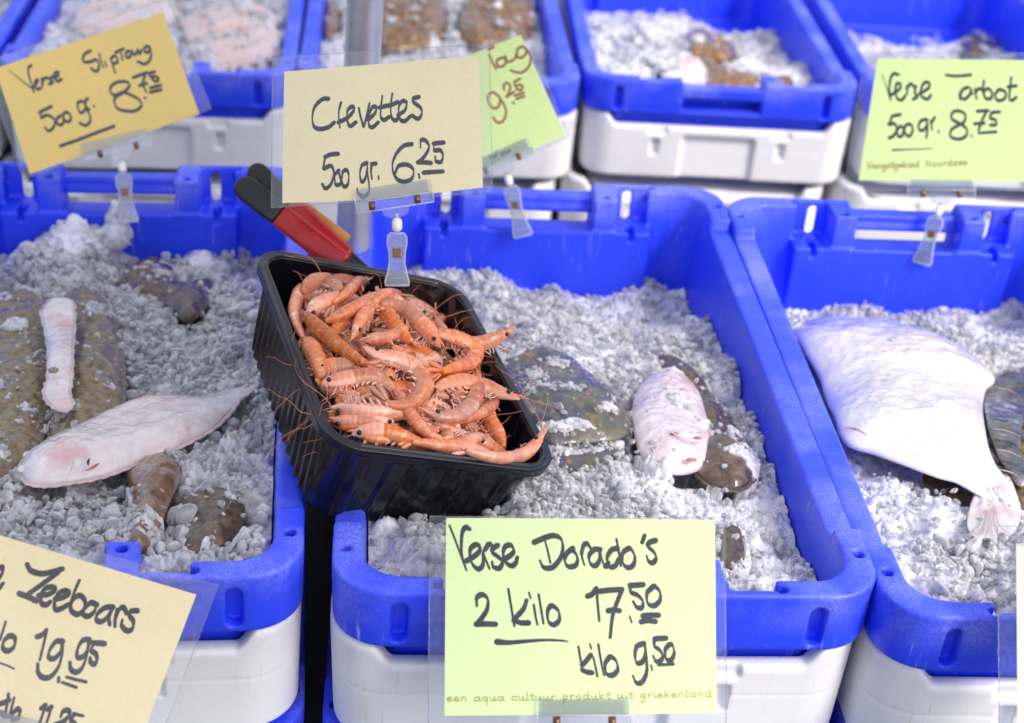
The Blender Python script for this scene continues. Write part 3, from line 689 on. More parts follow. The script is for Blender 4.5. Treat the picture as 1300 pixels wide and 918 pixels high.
# left crate
SOLE_TAIL = hit('L', 322, 491, .02)
r, p = add_fish('pale_sole', 'L', [(25, 600), (30, 583), (46, 571), (70, 558), (98, 545), (132, 528), (165, 514), (195, 507), (225, 505), (252, 505), (272, 501), (292, 496), (312, 491), (326, 490), (318, 497), (304, 507), (292, 524), (272, 543), (246, 558), (215, 573), (186, 583), (158, 595), (125, 606), (92, 612), (60, 616), (36, 613)],
                'whole pale pink sole lying belly up across the ice, tail pointing at the prawn tray', .018, .030, 'sole', .014, fin=.003, cover=.0, bumpy=.06, ridge=lambda X, Y: np.clip(np.hypot(X - SOLE_TAIL[0], Y - SOLE_TAIL[1]) / .10, .12, 1))
strip('gill_slit', 'L', [(126, 588), (118, 593), (108, 598)], .0014, .0295, MAT['red'], r); strip('gill_slit', 'L', [(114, 582), (112, 586), (112, 591)], .0013, .0305, MAT['slit'], r)
strip('gill_cover', 'L', [(92, 578), (93, 588), (88, 603)], .0010, .0325, MAT['fin'], r)
for a, b in ((30, 595), (37, 578), (70, 563)): blob('snout_bump', 'L', a, b, .006, .018, MAT['sole'], r)
r, p = add_fish('brown_flatfish', 'L', [(-30, 396), (-5, 384), (22, 374), (48, 374), (62, 395), (68, 440), (66, 500), (58, 548), (36, 570), (5, 582), (-30, 585)],
                'dark olive flatfish at the left edge, left of the white fish strip', .014, .035, 'brown', .012, fin=.004, finmat='dark', cover=.20, bumpy=.16)
r, p = add_fish('brown_flatfish', 'L', [(84, 376), (108, 368), (128, 378), (141, 402), (151, 440), (156, 480), (152, 516), (132, 544), (98, 560), (66, 556), (62, 520), (76, 480), (84, 430)],
                'olive brown flatfish with spotted fin, right of the white fish strip', .017, .035, 'brown', .014, fin=.004, finmat='dark', cover=.18, bumpy=.16)
r, p = add_fish('brown_flatfish', 'L', [(-20, 560), (15, 552), (48, 552), (62, 566), (52, 585), (24, 592), (14, 606), (-20, 620)],
                'brown flatfish low at the left edge just above the pale sole head', .014, .03, 'brown', .010, cover=.14, bumpy=.2)
r, p = add_fish('white_fish_strip', 'L', [(52, 396), (62, 383), (78, 379), (92, 384), (94, 405), (92, 440), (91, 470), (88, 500), (92, 512), (82, 521), (66, 515), (56, 500), (61, 478), (62, 450), (58, 420)],
                'pale bluish strip of fish lying upright between two brown flatfish', .007, .026, 'sole', .040, fin=.0025, cover=.0, bumpy=.08)
blob('dark_spot', 'L', 68, 470, .005, .053, MAT['gut'], r)
r, p = add_fish('dark_fish', 'L', [(150, 362), (160, 345), (178, 338), (202, 337), (224, 345), (234, 366), (256, 366), (272, 360), (270, 376), (262, 392), (240, 408), (216, 397), (196, 382), (170, 376)],
                'dark brown fish half sunk in the ice at the back of the left crate', .020, .028, 'dark', .008, cover=.28, bumpy=.2)
r, p = add_fish('dark_fish', 'L', [(160, 604), (182, 587), (208, 579), (226, 588), (228, 610), (218, 634), (206, 664), (186, 696), (166, 700), (160, 672), (168, 640)],
                'brown fish with red edge emerging under the pale sole near the front rim', .016, .022, 'gut', .007, cover=.16, bumpy=.15)
r, p = add_fish('dark_fish', 'L', [(226, 640), (262, 622), (300, 628), (312, 655), (292, 690), (250, 704), (228, 690), (238, 664)],
                'dark fish almost buried in glassy ice in the front right corner of the left crate', .010, .022, 'dark', .004, cover=.36, bumpy=.3)
# middle crate
r, p = add_fish('sea_bream', 'M', [(640, 462), (660, 446), (690, 442), (724, 456), (762, 486), (796, 520), (802, 548), (780, 560), (738, 564), (696, 566), (664, 545), (648, 510)],
                'bluish olive sea bream under loose ice right of the prawn tray', .016, .034, 'bream', .008, cover=.58, bumpy=.2)
r, p = add_fish('dark_fish', 'M', [(838, 452), (868, 462), (892, 482), (906, 508), (930, 536), (952, 572), (958, 604), (936, 622), (904, 616), (884, 600), (880, 560), (866, 510), (846, 480)],
                'dark brown speckled fish along the right wall of the middle crate', .016, .03, 'dark', .006, fin=.003, finmat='dark', cover=.24, bumpy=.18)
r, p = add_fish('pink_ray', 'M', [(800, 530), (808, 496), (828, 478), (852, 474), (872, 482), (889, 499), (901, 524), (907, 552), (904, 578), (892, 594), (868, 602), (838, 598), (812, 576)],
                'pale pink fish head with red cut nostrils in the middle crate', .020, .040, 'ray', .010, cover=.30, bumpy=.06)
for a, b, rr in ((856, 551, .0030), (886, 556, .0028)): blob('nostril', 'M', a, b, rr, .0305, MAT['red'], r, (1.5, .8, .5))
blob('red_patch', 'M', 878, 584, .0045, .0245, MAT['red'], r, (1.2, .7, .35)); strip('mouth_slit', 'M', [(846, 545), (862, 554), (884, 560), (900, 556)], .0012, .0325, MAT['ray'], r)
r, p = add_fish('dark_fish', 'M', [(918, 672), (936, 668), (944, 690), (946, 722), (930, 728), (916, 712)],
                'dark sliver of fish showing through ice right of the sea bream card', .008, .012, 'dark', .004, cover=.40, bumpy=.2)
r, p = add_fish('dark_fish', 'M', [(690, 566), (730, 572), (770, 566), (784, 580), (752, 600), (706, 600)],
                'small grey fish back just below the bluish sea bream', .008, .018, 'bream', .002, cover=.6, bumpy=.2)
# right crate
TURBOT_TAIL = hit('R', 1266, 632, .02)
r, p = add_fish('white_turbot', 'R', [(1006, 424), (1024, 411), (1056, 407), (1100, 409), (1142, 415), (1184, 430), (1222, 446), (1252, 468), (1263, 485), (1251, 499), (1248, 530), (1254, 564), (1264, 590), (1276, 606), (1283, 622), (1276, 634), (1258, 636), (1242, 630), (1214, 614), (1190, 607), (1150, 592), (1110, 577), (1072, 562), (1058, 528), (1042, 486), (1022, 448)],
                'big white turbot lying belly up on the ice in the right crate', .026, .075, 'turbot', .018, cover=.0, bumpy=.05, ridge=lambda X, Y: np.clip(np.hypot(X - TURBOT_TAIL[0], Y - TURBOT_TAIL[1]) / .13, .22, 1) * (1 + .10 * np.exp(-((np.hypot(X - TURBOT_TAIL[0], Y - TURBOT_TAIL[1]) - .27) / .012) ** 2)))
fish_body('tail_fin', 'R', outline('R', [(1243, 604), (1262, 612), (1280, 606), (1288, 626), (1296, 652), (1291, 674), (1280, 684), (1270, 680), (1264, 692), (1252, 686), (1242, 690), (1230, 680), (1226, 664), (1232, 640), (1240, 622)], .010), .0090, .022, MAT['sole'], r, .013, bumpy=.30, ridge=lambda X, Y: np.clip(1.15 - np.hypot(X - TURBOT_TAIL[0], Y - TURBOT_TAIL[1] - .02) / .055, .18, 1) * (1 + .22 * np.sin(np.arctan2(X - TURBOT_TAIL[0] + .002, Y - TURBOT_TAIL[1] - .035) * 26)))
for q in range(5):
    tx = 1235 + 11 * q; ty = 676 + 9 * math.sin(math.pi * q / 4); strip('fin_ray', 'R', [(1252 + 3 * q, 646), ((1258 + tx) / 2, (650 + ty) / 2 + 3), (tx, ty)], .0007, .0165, MAT['fin'], r)
fish_body('side_fin', 'R', outline('R', [(1256, 488), (1272, 476), (1292, 474), (1306, 486), (1300, 520), (1296, 566), (1306, 606), (1296, 618), (1282, 604), (1266, 578), (1254, 544), (1249, 512)], .016), .0030, .008, MAT['darkfin'], r, .016, bumpy=.3)
for q in range(9):
    y_ = 492 + 13 * q; strip('side_fin_ray', 'R', [(1257 + abs(q - 3) * 2.2, y_), (1276 + abs(q - 3), y_ + 3), (1296, y_ + 10)], .0007, .0195, MAT['darkfin'] if q % 2 else MAT['fin'], r)
strip('mouth', 'R', [(1124, 431), (1132, 436), (1140, 442)], .0032, .0415, MAT['gut'], r); strip('gill_fold', 'R', [(1136, 424), (1128, 430), (1136, 440), (1156, 446), (1188, 452)], .0016, .0425, MAT['turbot'], r)
strip('fin_fold', 'R', [(1068, 540), (1085, 543), (1100, 552)], .0016, .030, MAT['fin'], r)
r, p = add_fish('brown_flatfish', 'R', [(1270, 480), (1300, 468), (1345, 490), (1372, 560), (1365, 640), (1330, 670), (1296, 655), (1282, 620), (1272, 560)],
                'brown flatfish under the turbot tail at the right edge of the photograph', .012, .04, 'brown', .004, cover=.10, bumpy=.15)
r, p = add_fish('dark_fish', 'R', [(1172, 600), (1196, 606), (1222, 618), (1236, 632), (1216, 640), (1190, 628), (1172, 614)],
                'dark fish edge in the shadow below the white turbot', .005, .012, 'dark', -.002, cover=.05)
# back row
for k, px, mat, lb, th in (
    ('B1', [(228, 30), (262, 18), (306, 12), (350, 22), (345, 40), (290, 46), (240, 52)], 'pinkfish', 'blurred pink fish, rear one right of the amber price card', .017),
    ('B1', [(236, 58), (300, 50), (352, 44), (352, 70), (300, 86), (250, 92), (230, 80)], 'pinkfish', 'blurred pink fish at the front rim right of the amber price card', .019),
    ('B1', [(92, 16), (160, -2), (222, 6), (214, 32), (150, 42), (98, 42)], 'pinkfish', 'blurred pale fish rising above the top edge of the amber card', .016),
    ('B1', [(110, 50), (170, 42), (222, 46), (218, 72), (150, 80)], 'ray', 'blurred pale fish partly hidden by the amber card', .015),
    ('B2', [(474, -16), (520, -26), (558, -10), (566, 24), (556, 54), (520, 64), (478, 60), (462, 24)], 'rust', 'blurred brown flatfish right beside the metal pole', .022),
    ('B2', [(590, 4), (640, -12), (676, 6), (678, 40), (648, 58), (606, 60), (582, 40)], 'rust', 'blurred brown flatfish above the lime price card', .022),
    ('B2', [(410, 10), (424, 4), (432, 30), (420, 44), (408, 40)], 'rust', 'blurred brown fish corner left of the metal pole', .016),
    ('B3', [(862, 48), (896, 42), (932, 62), (930, 74), (896, 74), (872, 66)], 'rust', 'blurred dark red fish in the crate left of the turbot card', .016),
    ('B3', [(884, 72), (902, 70), (922, 92), (968, 100), (1004, 102), (1000, 112), (930, 114), (898, 110)], 'rust', 'blurred brown fish tail at the front rim left of the turbot card', .014),
    ('B3', [(842, 74), (876, 74), (900, 92), (898, 106), (862, 104), (838, 92)], 'sole', 'blurred white fish at the front rim of the ice crate', .014),
    ('B4', [(1218, 50), (1240, 48), (1262, 62), (1250, 74), (1222, 72)], 'dark', 'blurred reddish fish peeking over the top of the turbot card', .022)):
    add_fish('blurred_fish', k, px, lb, th, .028, mat, .010, cover=.24 if mat != 'rust' else .07, bumpy=.3, vox=.0025)

make_ice('L', 'coarse glassy crushed ice around brown flatfish in the left crate', 6000, .0022, .0100,
         lumps=[(-.003, .334, -.064, .018), (-.002, .337, -.048, .013), (0, .338, -.036, .010), (.002, .338, -.027, .006), (-.055, .325, -.082, .034), (-.082, .325, -.095, .028), (-.035, .325, -.085, .024), (-.052, .333, -.056, .015), (-.11, .32, -.105, .024), (.095, .33, -.108, .022), (.075, .33, -.112, .016)], clear=.5)
make_ice('M', 'white crushed ice around bream and pink fish in the middle crate', 8500, .0019, .0064, clear=.4)
make_ice('R', 'bright white crushed ice around the turbot in the right crate', 8000, .0019, .0066, clear=.25)
for k, lb in (('B0', 'ice in the blue crate cut off at the top left'), ('B1', 'blurred ice around pink fish in the back left crate'), ('B2', 'blurred ice between brown flatfish behind the pole'), ('B3', 'blurred heap of white ice left of the turbot card'), ('B4', 'blurred ice showing above the turbot price card')):
    make_ice(k, lb, 1500, .004, .009)
# ------------------------------------------------------------------ black tray of prawns
def tray():
    e = empty('prawn_tray', from_tray((0, 0, -T_H))); tag(e, 'black ribbed plastic tray heaped with cooked prawns, propped on the crate rims', 'tray')
    e.rotation_euler = T_E
    vx = .0011; a, b, h = T_A / 2, T_B / 2, T_H
    gx, gy, gz = np.arange(-a - .004, a + .005, vx, dtype=np.float32), np.arange(-b - .004, b + .005, vx, dtype=np.float32), np.arange(-h - .004, .004, vx, dtype=np.float32)
    x, y, z = np.meshgrid(gx, gy, gz, indexing='ij', sparse=True)
    s = -z / h; win = sstep(.08, .2, s)
    rib = .0016 * (np.cos(2 * math.pi * y / .0158) * (np.abs(x) > a - .035) * sstep(b - .030, b - .045, np.abs(y)) + np.clip(np.cos(2 * math.pi * x / .036) * 3, -1, 1) * .8 * (np.abs(y) > b - .035) * sstep(a - .028, a - .045, np.abs(x))) * win
    out = rbox(x, y, a - .007 - .013 * s, b - .007 - .013 * s, .030) - rib
    sh = np.maximum(out, -h - z); inn = np.maximum(out + .0026, -h + .0026 - z)
    d = np.maximum(np.maximum(sh, -inn), z + .0005)
    o = link('tray_body', iso('tray_body', d, (gx[0], gy[0], gz[0]), vx), MAT['tray'], e); o.location = (0, 0, T_H)
    gz = np.arange(-.010, .005, vx, dtype=np.float32); x, y, z = np.meshgrid(gx, gy, gz, indexing='ij', sparse=True)
    r = rbox(x, y, a, b, .036); fl = np.maximum(np.maximum(r, -(r + .0085)), np.abs(z + .001) - .0013)
    lip = np.maximum(np.maximum(r, -(r + .0024)), np.abs(z + .0035) - .0045); bead = np.hypot(r + .0072, z - .0004) - .0018
    d = smin(smin(fl, lip, .002), bead, .0015)
    o = link('tray_rim', iso('tray_rim', d, (gx[0], gy[0], gz[0]), vx), MAT['tray'], e); o.location = (0, 0, T_H)
tray()

def heap(lx, ly):
    return .012 - .024 * sstep(.02, .100, lx) - .026 * sstep(.06, .135, ly) - .014 * sstep(.05, .1, -lx) - .015 * sstep(.07, .14, -ly)
def on_heap(px, py, lift):
    h = 0.
    for _ in range(10):
        p = at_plane(px, py, from_tray((0, 0, h)), T_N); l = to_tray(p); h = float(heap(l[0], l[1])) + lift
    return p
def tube_body(rings, closed_tip=True):
    m, n, _ = rings.shape; v = rings.reshape(-1, 3)
    f = [(i * n + k, i * n + (k + 1) % n, (i + 1) * n + (k + 1) % n, (i + 1) * n + k) for i in range(m - 1) for k in range(n)]
    f += [tuple(range(n - 1, -1, -1)), tuple((m - 1) * n + k for k in range(n))]
    return v, f
def shrimp(px, lift, label, rad=.0077, roll=None, group=None, legs=True, ant=True, seed=0, pts3=None, head=True, leggy=False, free=False):
    rng = np.random.default_rng(seed + 101)
    sp = np.array([on_heap(q[0], q[1], lift + (q[2] if len(q) > 2 else .0)) for q in px]) if pts3 is None else np.asarray(pts3)
    if not free:
        l = to_tray(sp); l[:, 0] = np.clip(l[:, 0], -.095, .0955); l[:, 1] = np.clip(l[:, 1], -.132, .130); sp = from_tray(l)
    sp = resample(spline(sp, 10), 97); L = np.linalg.norm(np.diff(sp, axis=0), axis=1).sum()
    u = np.linspace(0, 1, 97); T = np.gradient(sp, axis=0); T /= np.linalg.norm(T, axis=1)[:, None]
    lc = to_tray(sp); v1, v2 = lc[48, :2] - lc[0, :2], lc[-1, :2] - lc[48, :2]
    turn = v1[0] * v2[1] - v1[1] * v2[0]; sgn = 1. if turn < 0 else -1.     # which side is convex
    curv = min(1., abs(turn) / (np.linalg.norm(v1) * np.linalg.norm(v2) + 1e-9))
    if roll is None: roll = math.radians(80 - 62 * curv) * rng.uniform(.8, 1.1)
    side = np.cross(T_N, T) * sgn; side /= np.linalg.norm(side, axis=1)[:, None]; side = -side if False else side
    D = side * math.cos(roll) + T_N * math.sin(roll); D -= T * np.sum(D * T, 1)[:, None]; D /= np.linalg.norm(D, axis=1)[:, None]; Wd = np.cross(T, D)
    e = empty('cooked_prawn', sp[48]); tag(e, label, 'prawn', group); o3 = sp[48]
    hd = .36 if head else 0.
    prof = np.interp(u, [0, .03, .08, .15, .25, .34, .40, .55, .70, .82, .90, 1.], [.10, .30, .55, .82, 1.0, 1.02, 1.0, .98, .84, .62, .42, .34])
    ph = np.mod((u - .36) / (.50 / 6), 1.); seg = np.where((u > .36) & (u < .87), .975 + .045 * ph ** .7 - .03 * (ph > .93), 1.)
    R = rad * prof * seg
    n = 18; th = 2 * math.pi * np.arange(n) / n
    def rings(a, b, k, extra=1., notch=0.):
        i = np.linspace(a * 96, b * 96, k); c = np.stack([np.interp(i, np.arange(97), sp[:, j]) for j in range(3)], 1)
        g = lambda A: np.stack([np.interp(i, np.arange(97), A[:, j]) for j in range(3)], 1)
        d_, w_, r_ = g(D), g(Wd), np.interp(i, np.arange(97), R) * extra
        up = np.where(np.cos(th) > 0, 1.06, .86)
        rr = c[:, None] + r_[:, None, None] * (np.cos(th) * up)[None, :, None] * d_[:, None] + (r_[:, None] * .80 * np.sin(th)[None])[:, :, None] * w_[:, None]
        rr = rr + (vnoise(rr.reshape(-1, 3) * 260, seed) * .0004).reshape(k, n, 1) * d_[:, None]
        return rr, i / 96
    def part(name, a, b, k, mat, extra=1.):
        rr, uu = rings(a, b, k, extra); v, f = tube_body(rr); me = mesh(name, v - o3, f)
        for nm, val in (('along', np.repeat(uu, n)), ('dorsal', np.tile((np.cos(th) + 1) / 2, k))):
            at_ = me.attributes.new(nm, 'FLOAT', 'POINT'); at_.data.foreach_set('value', val.astype(np.float32))
        return link(name, me, MAT[mat], e)
    part('abdomen', hd - .02 if head else .02, .90, 76, 'shrimp')
    k0 = 0
    if head:
        h_ = part('head', 0.0, .385, 34, 'shrimphead', 1.05)
        ro = MB(); c0 = sp[6] + D[6] * R[6] * .8; tip = sp[0] - T[0] * L * .055 + D[0] * .0035
        ro.tube(np.array([sp[16] + D[16] * R[16] * .98, c0, (c0 + tip) / 2 + D[0] * .0004, tip]), [.0009, .0014, .0010, .0002], 6)
        for q in range(5):
            p = sp[14 - 3 * q] + D[14 - 3 * q] * R[14 - 3 * q] * (1.0 if q < 3 else .95); ro.tube([p, p + D[10] * .0022 - T[0] * .0022], [.0006, .0001], 5)
        ro.build('rostrum', MAT['shrimptail'], h_, True, o3)
        for s in (-1, 1):
            m = MB(); p = sp[9] + D[9] * R[9] * .35 + Wd[9] * s * R[9] * .88; m.ball(p, .0021, 12, 8); m.build('eye', MAT['eyeblack'], h_, True, o3)
    tl = MB(); b0 = sp[84]; t0, d0, w0 = T[90], D[90], Wd[90]; ln = max(.010, L * .15)
    for q, (an, le) in enumerate(((-.55, .95), (-.25, 1.05), (0, .9), (.25, 1.05), (.55, .95))):
        dirn = t0 * math.cos(an) + w0 * math.sin(an); pr = np.cross(dirn, d0); pts = []
        for uu, wd in ((0, .22), (.3, .42), (.65, .62), (.88, .45), (1., .12)): pts.append((uu, wd))
        sec = [b0 + dirn * ln * le * uu - d0 * .0010 * q * (q < 3) for uu, _ in pts]
        vs, fs = [], []
        for (uu, wd), c in zip(pts, sec):
            for sx, sz in ((-1, 0), (0, 1), (1, 0), (0, -1)): vs.append(c + pr * sx * wd * rad * .62 + d0 * sz * .0009)
        for i in range(4):
            for j in range(4): fs.append((i * 4 + j, i * 4 + (j + 1) % 4, i * 4 + 4 + (j + 1) % 4, i * 4 + 4 + j))
        fs += [(3, 2, 1, 0), (16, 17, 18, 19)]; tl.add(vs, fs)
    tl.build('tail_fan', MAT['shrimptail'], e, True, o3)
    if legs:
        lg = MB()
        nl = 5 if not leggy else 9
        for q in range(nl):
            i = int(96 * (.17 + .2 * q / nl))
            for s in (-1, 1):
                p = sp[i] - D[i] * R[i] * .75 + Wd[i] * s * R[i] * .4; a1 = p - D[i] * rng.uniform(.004, .007) + Wd[i] * s * rng.uniform(.001, .005) - T[i] * rng.uniform(-.003, .005)
                a2 = a1 - D[i] * rng.uniform(.001, .005) - T[i] * rng.uniform(-.009, .007); lg.tube(spline([p, a1, a2], 4), np.linspace(.0008, .0003, 9), 5)
        for q in range(5):
            i = int(96 * (.42 + .085 * q))
            for s in (-1, 1):
                p = sp[i] - D[i] * R[i] * .8 + Wd[i] * s * R[i] * .35; a1 = p - D[i] * .0045 - T[i] * .003 + Wd[i] * s * .001; lg.tube([p, (p + a1) / 2 - T[i] * .001, a1], [.0010, .0013, .0004], 6)
        lg.build('leg', MAT['shrimpleg'], e, True, o3)
    if ant and head:
        for q in range(2):
            an = MB(); p = sp[2] - D[2] * R[2] * .2; pts = [p]; dv = -T[0] * 1. + rng.normal(size=3) * .55 + T_N * .25; dv /= np.linalg.norm(dv); nn = int(rng.integers(6, 11))
            for st in range(nn):
                dv = dv + rng.normal(size=3) * .22 - T_N * .035; dv /= np.linalg.norm(dv); pts.append(pts[-1] + dv * .0078 * (1. if q < 2 else .5))
            an.tube(spline(pts, 4), np.linspace(.00036, .00013, 4 * nn + 1), 5); an.build('antenna', MAT['antenna'], e, True, o3)
    return e
GP = 'cooked prawns heaped in the black tray'
SH = [
 ([(398, 489), (414, 487), (440, 482), (468, 478), (492, 488), (504, 506)], .010, 'pale headed prawn whose black eye faces the left rim of the tray', {}),
 ([(460, 440), (482, 452), (508, 458), (528, 470), (538, 489), (526, 508), (500, 514), (470, 501)], .016, 'large prawn curled like a hook in the middle of the heap, tail fan red', dict(rad=.0089, roll=.25)),
 ([(446, 552), (462, 549), (490, 549), (520, 558), (545, 568)], .004, 'prawn with dark eye lying along the front rim near the left front corner', {}),
 ([(408, 516), (430, 518), (458, 521), (490, 523), (522, 527)], .008, 'upturned prawn showing a comb of pale legs near the front left', dict(roll=-1.2, leggy=True)),
 ([(616, 553), (600, 557), (574, 566), (540, 567), (510, 561)], .006, 'prawn at the front rim whose head and eye point right', {}),
 ([(690, 545, .034), (680, 563, .024), (662, 578, .014), (634, 582, .006), (602, 576), (576, 566)], .010, 'prawn in the front right corner with its snout raised over the rim', dict(roll=1.1, free=True)),
 ([(500, 490), (514, 516), (530, 538), (550, 554), (572, 562)], .010, 'straight orange prawn tail slanting down to the front rim', dict(head=False, rad=.0080)),
 ([(534, 516), (556, 528), (582, 526), (600, 509), (606, 487), (603, 462)], .014, 'bent prawn with tail pointing up, right half of the heap', dict(roll=.3)),
 ([(660, 507, .018), (640, 501, .012), (614, 491, .004), (588, 484), (562, 489), (545, 503)], .010, 'prawn with snout poking right across the dark tray wall', dict(free=True)),
 ([(630, 498), (622, 516), (600, 528), (570, 536), (540, 538)], .004, 'prawn lying below the bent prawn on the right', dict(head=False)),
 ([(608, 515), (622, 536), (634, 556), (640, 576)], -.004, 'orange prawn tail going down the inside of the right wall', dict(head=False, rad=.0078)),
 ([(652, 419, .024), (628, 431, .014), (602, 438, .004), (574, 428), (545, 420)], .012, 'prawn with long snout sticking out over the right rim', dict(roll=1.2, free=True)),
 ([(550, 424), (578, 429), (601, 443), (597, 459), (572, 468), (542, 478)], .016, 'thick prawn bent like an elbow under the snout at the right rim', dict(head=False, rad=.0089, roll=.35)),
 ([(559, 441), (548, 427), (530, 408), (512, 393), (492, 387), (476, 391)], .017, 'prawn with shiny black eye pointing down right in the upper heap', dict(rad=.0085, roll=1.2)),
 ([(447, 431), (453, 416), (463, 398), (475, 384), (492, 375), (512, 373)], .015, 'prawn with dark eyes pointing down left in the upper heap', dict(roll=1.3)),
 ([(474, 390), (488, 397), (500, 412), (514, 428), (530, 440)], .012, 'narrow banded prawn tail between two eyed prawns', dict(head=False, rad=.0078)),
 ([(500, 382), (514, 369), (534, 366), (552, 376), (558, 394), (551, 410)], .008, 'arched prawn at the back of the heap right of the clip', dict(head=False, roll=.4)),
 ([(386, 394), (397, 410), (412, 424), (428, 438), (446, 451), (464, 462), (482, 468)], .012, 'long prawn body lying along the left side of the heap', dict(head=False, rad=.0087)),
 ([(410, 409), (430, 402), (450, 392), (470, 380), (486, 371)], .015, 'glossy prawn tail with white spots in the upper left heap', dict(head=False, rad=.0087)),
 ([(464, 349), (452, 361), (438, 374), (424, 384), (410, 395)], .014, 'prawn leaning up against the red handled tongs', dict()),
 ([(384, 371), (398, 360), (415, 358), (428, 366), (433, 380)], .010, 'rounded prawn right under the red handle', dict(head=False, rad=.0089)),
 ([(389, 400), (404, 389), (420, 381), (438, 374)], .013, 'frilly prawn head below the red handle', dict(rad=.0085)),
 ([(388, 362), (377, 380), (372, 402), (379, 424), (390, 440)], .000, 'dark orange prawn pressed against the left tray wall, upper one', dict(head=False)),
 ([(382, 428), (392, 440), (401, 456), (406, 473), (402, 488)], .000, 'dark orange prawn pressed against the left tray wall, lower one', dict(head=False, rad=.0095)),
 ([(410, 352), (428, 354), (446, 360), (460, 371)], .007, 'prawn lying behind the tip of the red handle', dict()),
 ([(476, 381), (492, 377), (506, 384), (518, 393)], .010, 'small prawn just below the foot of the clear clip', dict(rad=.0078)),
 ([(455, 433), (472, 431), (490, 428), (508, 421), (522, 411)], .009, 'slender pink prawn tucked under the prawn with the shiny eye', dict(rad=.0075)),
 ([(420, 534), (445, 536), (475, 540), (505, 546)], .000, 'shadowed prawn between the leggy prawn and the front rim', dict()),
 ([(545, 577), (572, 584), (600, 590), (626, 596), (648, 599)], .004, 'prawn lying along the right part of the front rim', dict(head=False)),
 ([(538, 397), (556, 392), (570, 384), (583, 375)], .002, 'prawn tail pointing at the back right corner of the tray', dict(head=False, rad=.0076)),
 ([(543, 406), (562, 400), (580, 402), (594, 413)], .002, 'curved prawn below the back right corner of the tray', dict(head=False)),
 ([(400, 470), (420, 466), (445, 464), (468, 470)], .002, 'prawn under the pale headed prawn on the left', dict()),
 ([(560, 470), (545, 455), (528, 446), (508, 440)], .004, 'prawn filling the gap right of the hook shaped prawn', dict(leggy=True)),
 ([(606, 470), (618, 455), (616, 440), (600, 424)], -.002, 'prawn behind the elbow shaped prawn at the right wall', dict()),
 ([(470, 410), (450, 405), (430, 415), (420, 430)], .004, 'prawn half hidden in the middle of the left side', dict(leggy=True)),
]
for i, (p, lf, lb, kw) in enumerate(SH): shrimp(p, lf * .75, lb, seed=i, group=GP, **kw)
rg = np.random.default_rng(21)
for i in range(40):                    # loose top layer, tangled between the others
    lx, ly, an = rg.uniform(-.078, .062), rg.uniform(-.112, .085), rg.uniform(0, 6.28); cv = rg.uniform(-2.2, 2.2); ln = rg.uniform(.05, .072)
    pts = []; q = np.array([lx, ly]); a = an
    for u in range(6): pts.append(q.copy()); a += cv / 5; q = q + np.array([math.cos(a), math.sin(a)]) * ln / 5
    pts = [(np.clip(a, -.090, .084), np.clip(b, -.124, .116)) for a, b in pts]; tl = rg.uniform(-.006, .006)
    shrimp(None, 0, 'cooked prawn tangled among the others on the heap in the black tray', rad=rg.uniform(.0066, .0084), seed=300 + i, group='tangled prawns in the black tray', roll=rg.uniform(-.6, 1.5), head=i % 3 != 0, leggy=i % 4 == 0, pts3=[from_tray((a, b, float(heap(a, b)) - .002 + tl * (u - 2.5) / 2.5)) for u, (a, b) in enumerate(pts)])
for i in range(40):                    # prawns buried deeper, seen only through gaps
    lx, ly, an = rg.uniform(-.088, .070), rg.uniform(-.125, .105), rg.uniform(0, 6.28); cv = rg.uniform(-1.2, 1.2)
    pts = []
    for u in np.linspace(-.5, .5, 6):
        a = an + cv * u; pts.append((lx + math.cos(a) * u * .075, ly + math.sin(a) * u * .075))
    pts = [(np.clip(a, -.084, .080), np.clip(b, -.116, .114)) for a, b in pts]
    dz = rg.uniform(-.024, -.010)
    shrimp(None, 0, 'cooked prawn mostly buried under the top layer of the black tray', seed=200 + i, group='buried prawns in the black tray', ant=False, legs=i % 2 == 0, pts3=[from_tray((a, b, float(heap(a, b)) + dz)) for a, b in pts])

# serving tongs with red grips leaning out of the tray
def tongs():
    P0 = on_heap(474, 366, -.010); E0 = at_y(302, 231, P0[1] + .045)
    ax = (E0 - P0); Ln = np.linalg.norm(ax); ax /= Ln; view = (P0 + E0) / 2 - CAMP; view /= np.linalg.norm(view)
    per = np.cross(view, ax); per /= np.linalg.norm(per); per = per if np.dot(per, CU) > 0 else -per; th = np.cross(ax, per); th = th if np.dot(th, view) > 0 else -th
    e = empty('serving_tongs', P0); tag(e, 'serving tongs with red grips and black ends leaning out of the prawn tray', 'tongs')
    for q, (off, st, w_) in enumerate(((np.zeros(3), 0., .0128), (th * .016 + per * .0165 + ax * .002, .0, .0125))):
        c = lambda u: P0 + off * (.15 + 1.0 * u) + ax * Ln * u; axq = c(1.) - c(0.); axq /= np.linalg.norm(axq)
        a = MB(); a.box(c(.20) , axq * Ln * .20, per * w_ * .8, th * .0035); arm = bevel(a.build('arm', MAT['grip'], e, True, P0), .002, 3)
        r = MB(); r.box(c(.455), axq * Ln * .245, per * w_ * 1.0, th * .0082); bevel(r.build('grip_sleeve', MAT['redgrip'], arm, True, P0), .0062, 5)
        n = 10; poly = [c(.69) + per * w_, c(.69) - per * w_]
        poly += [c(.93) + axq * .011 * math.sin(t) * 1.2 - per * w_ * math.cos(t) for t in np.linspace(0, math.pi, n)]
        k = MB(); k.prism([p - th * .0078 for p in poly], th * .0156); bevel(k.build('grip_end', MAT['grip'], arm, True, P0), .0045, 4)
    o = MB(); c = P0 + ax * Ln * .52 + th * .024 + per * .0225
    o.box(c, ax * Ln * .22, per * .0055, th * .004); bevel(o.build('orange_lock', MAT['orange'], e, True, P0), .002, 2)
    o = MB(); o.ball(c + ax * Ln * .05 - th * .0035 + per * .001, .0022, 10, 8); o.build('rivet', MAT['grip'], e, True, P0)
tongs()
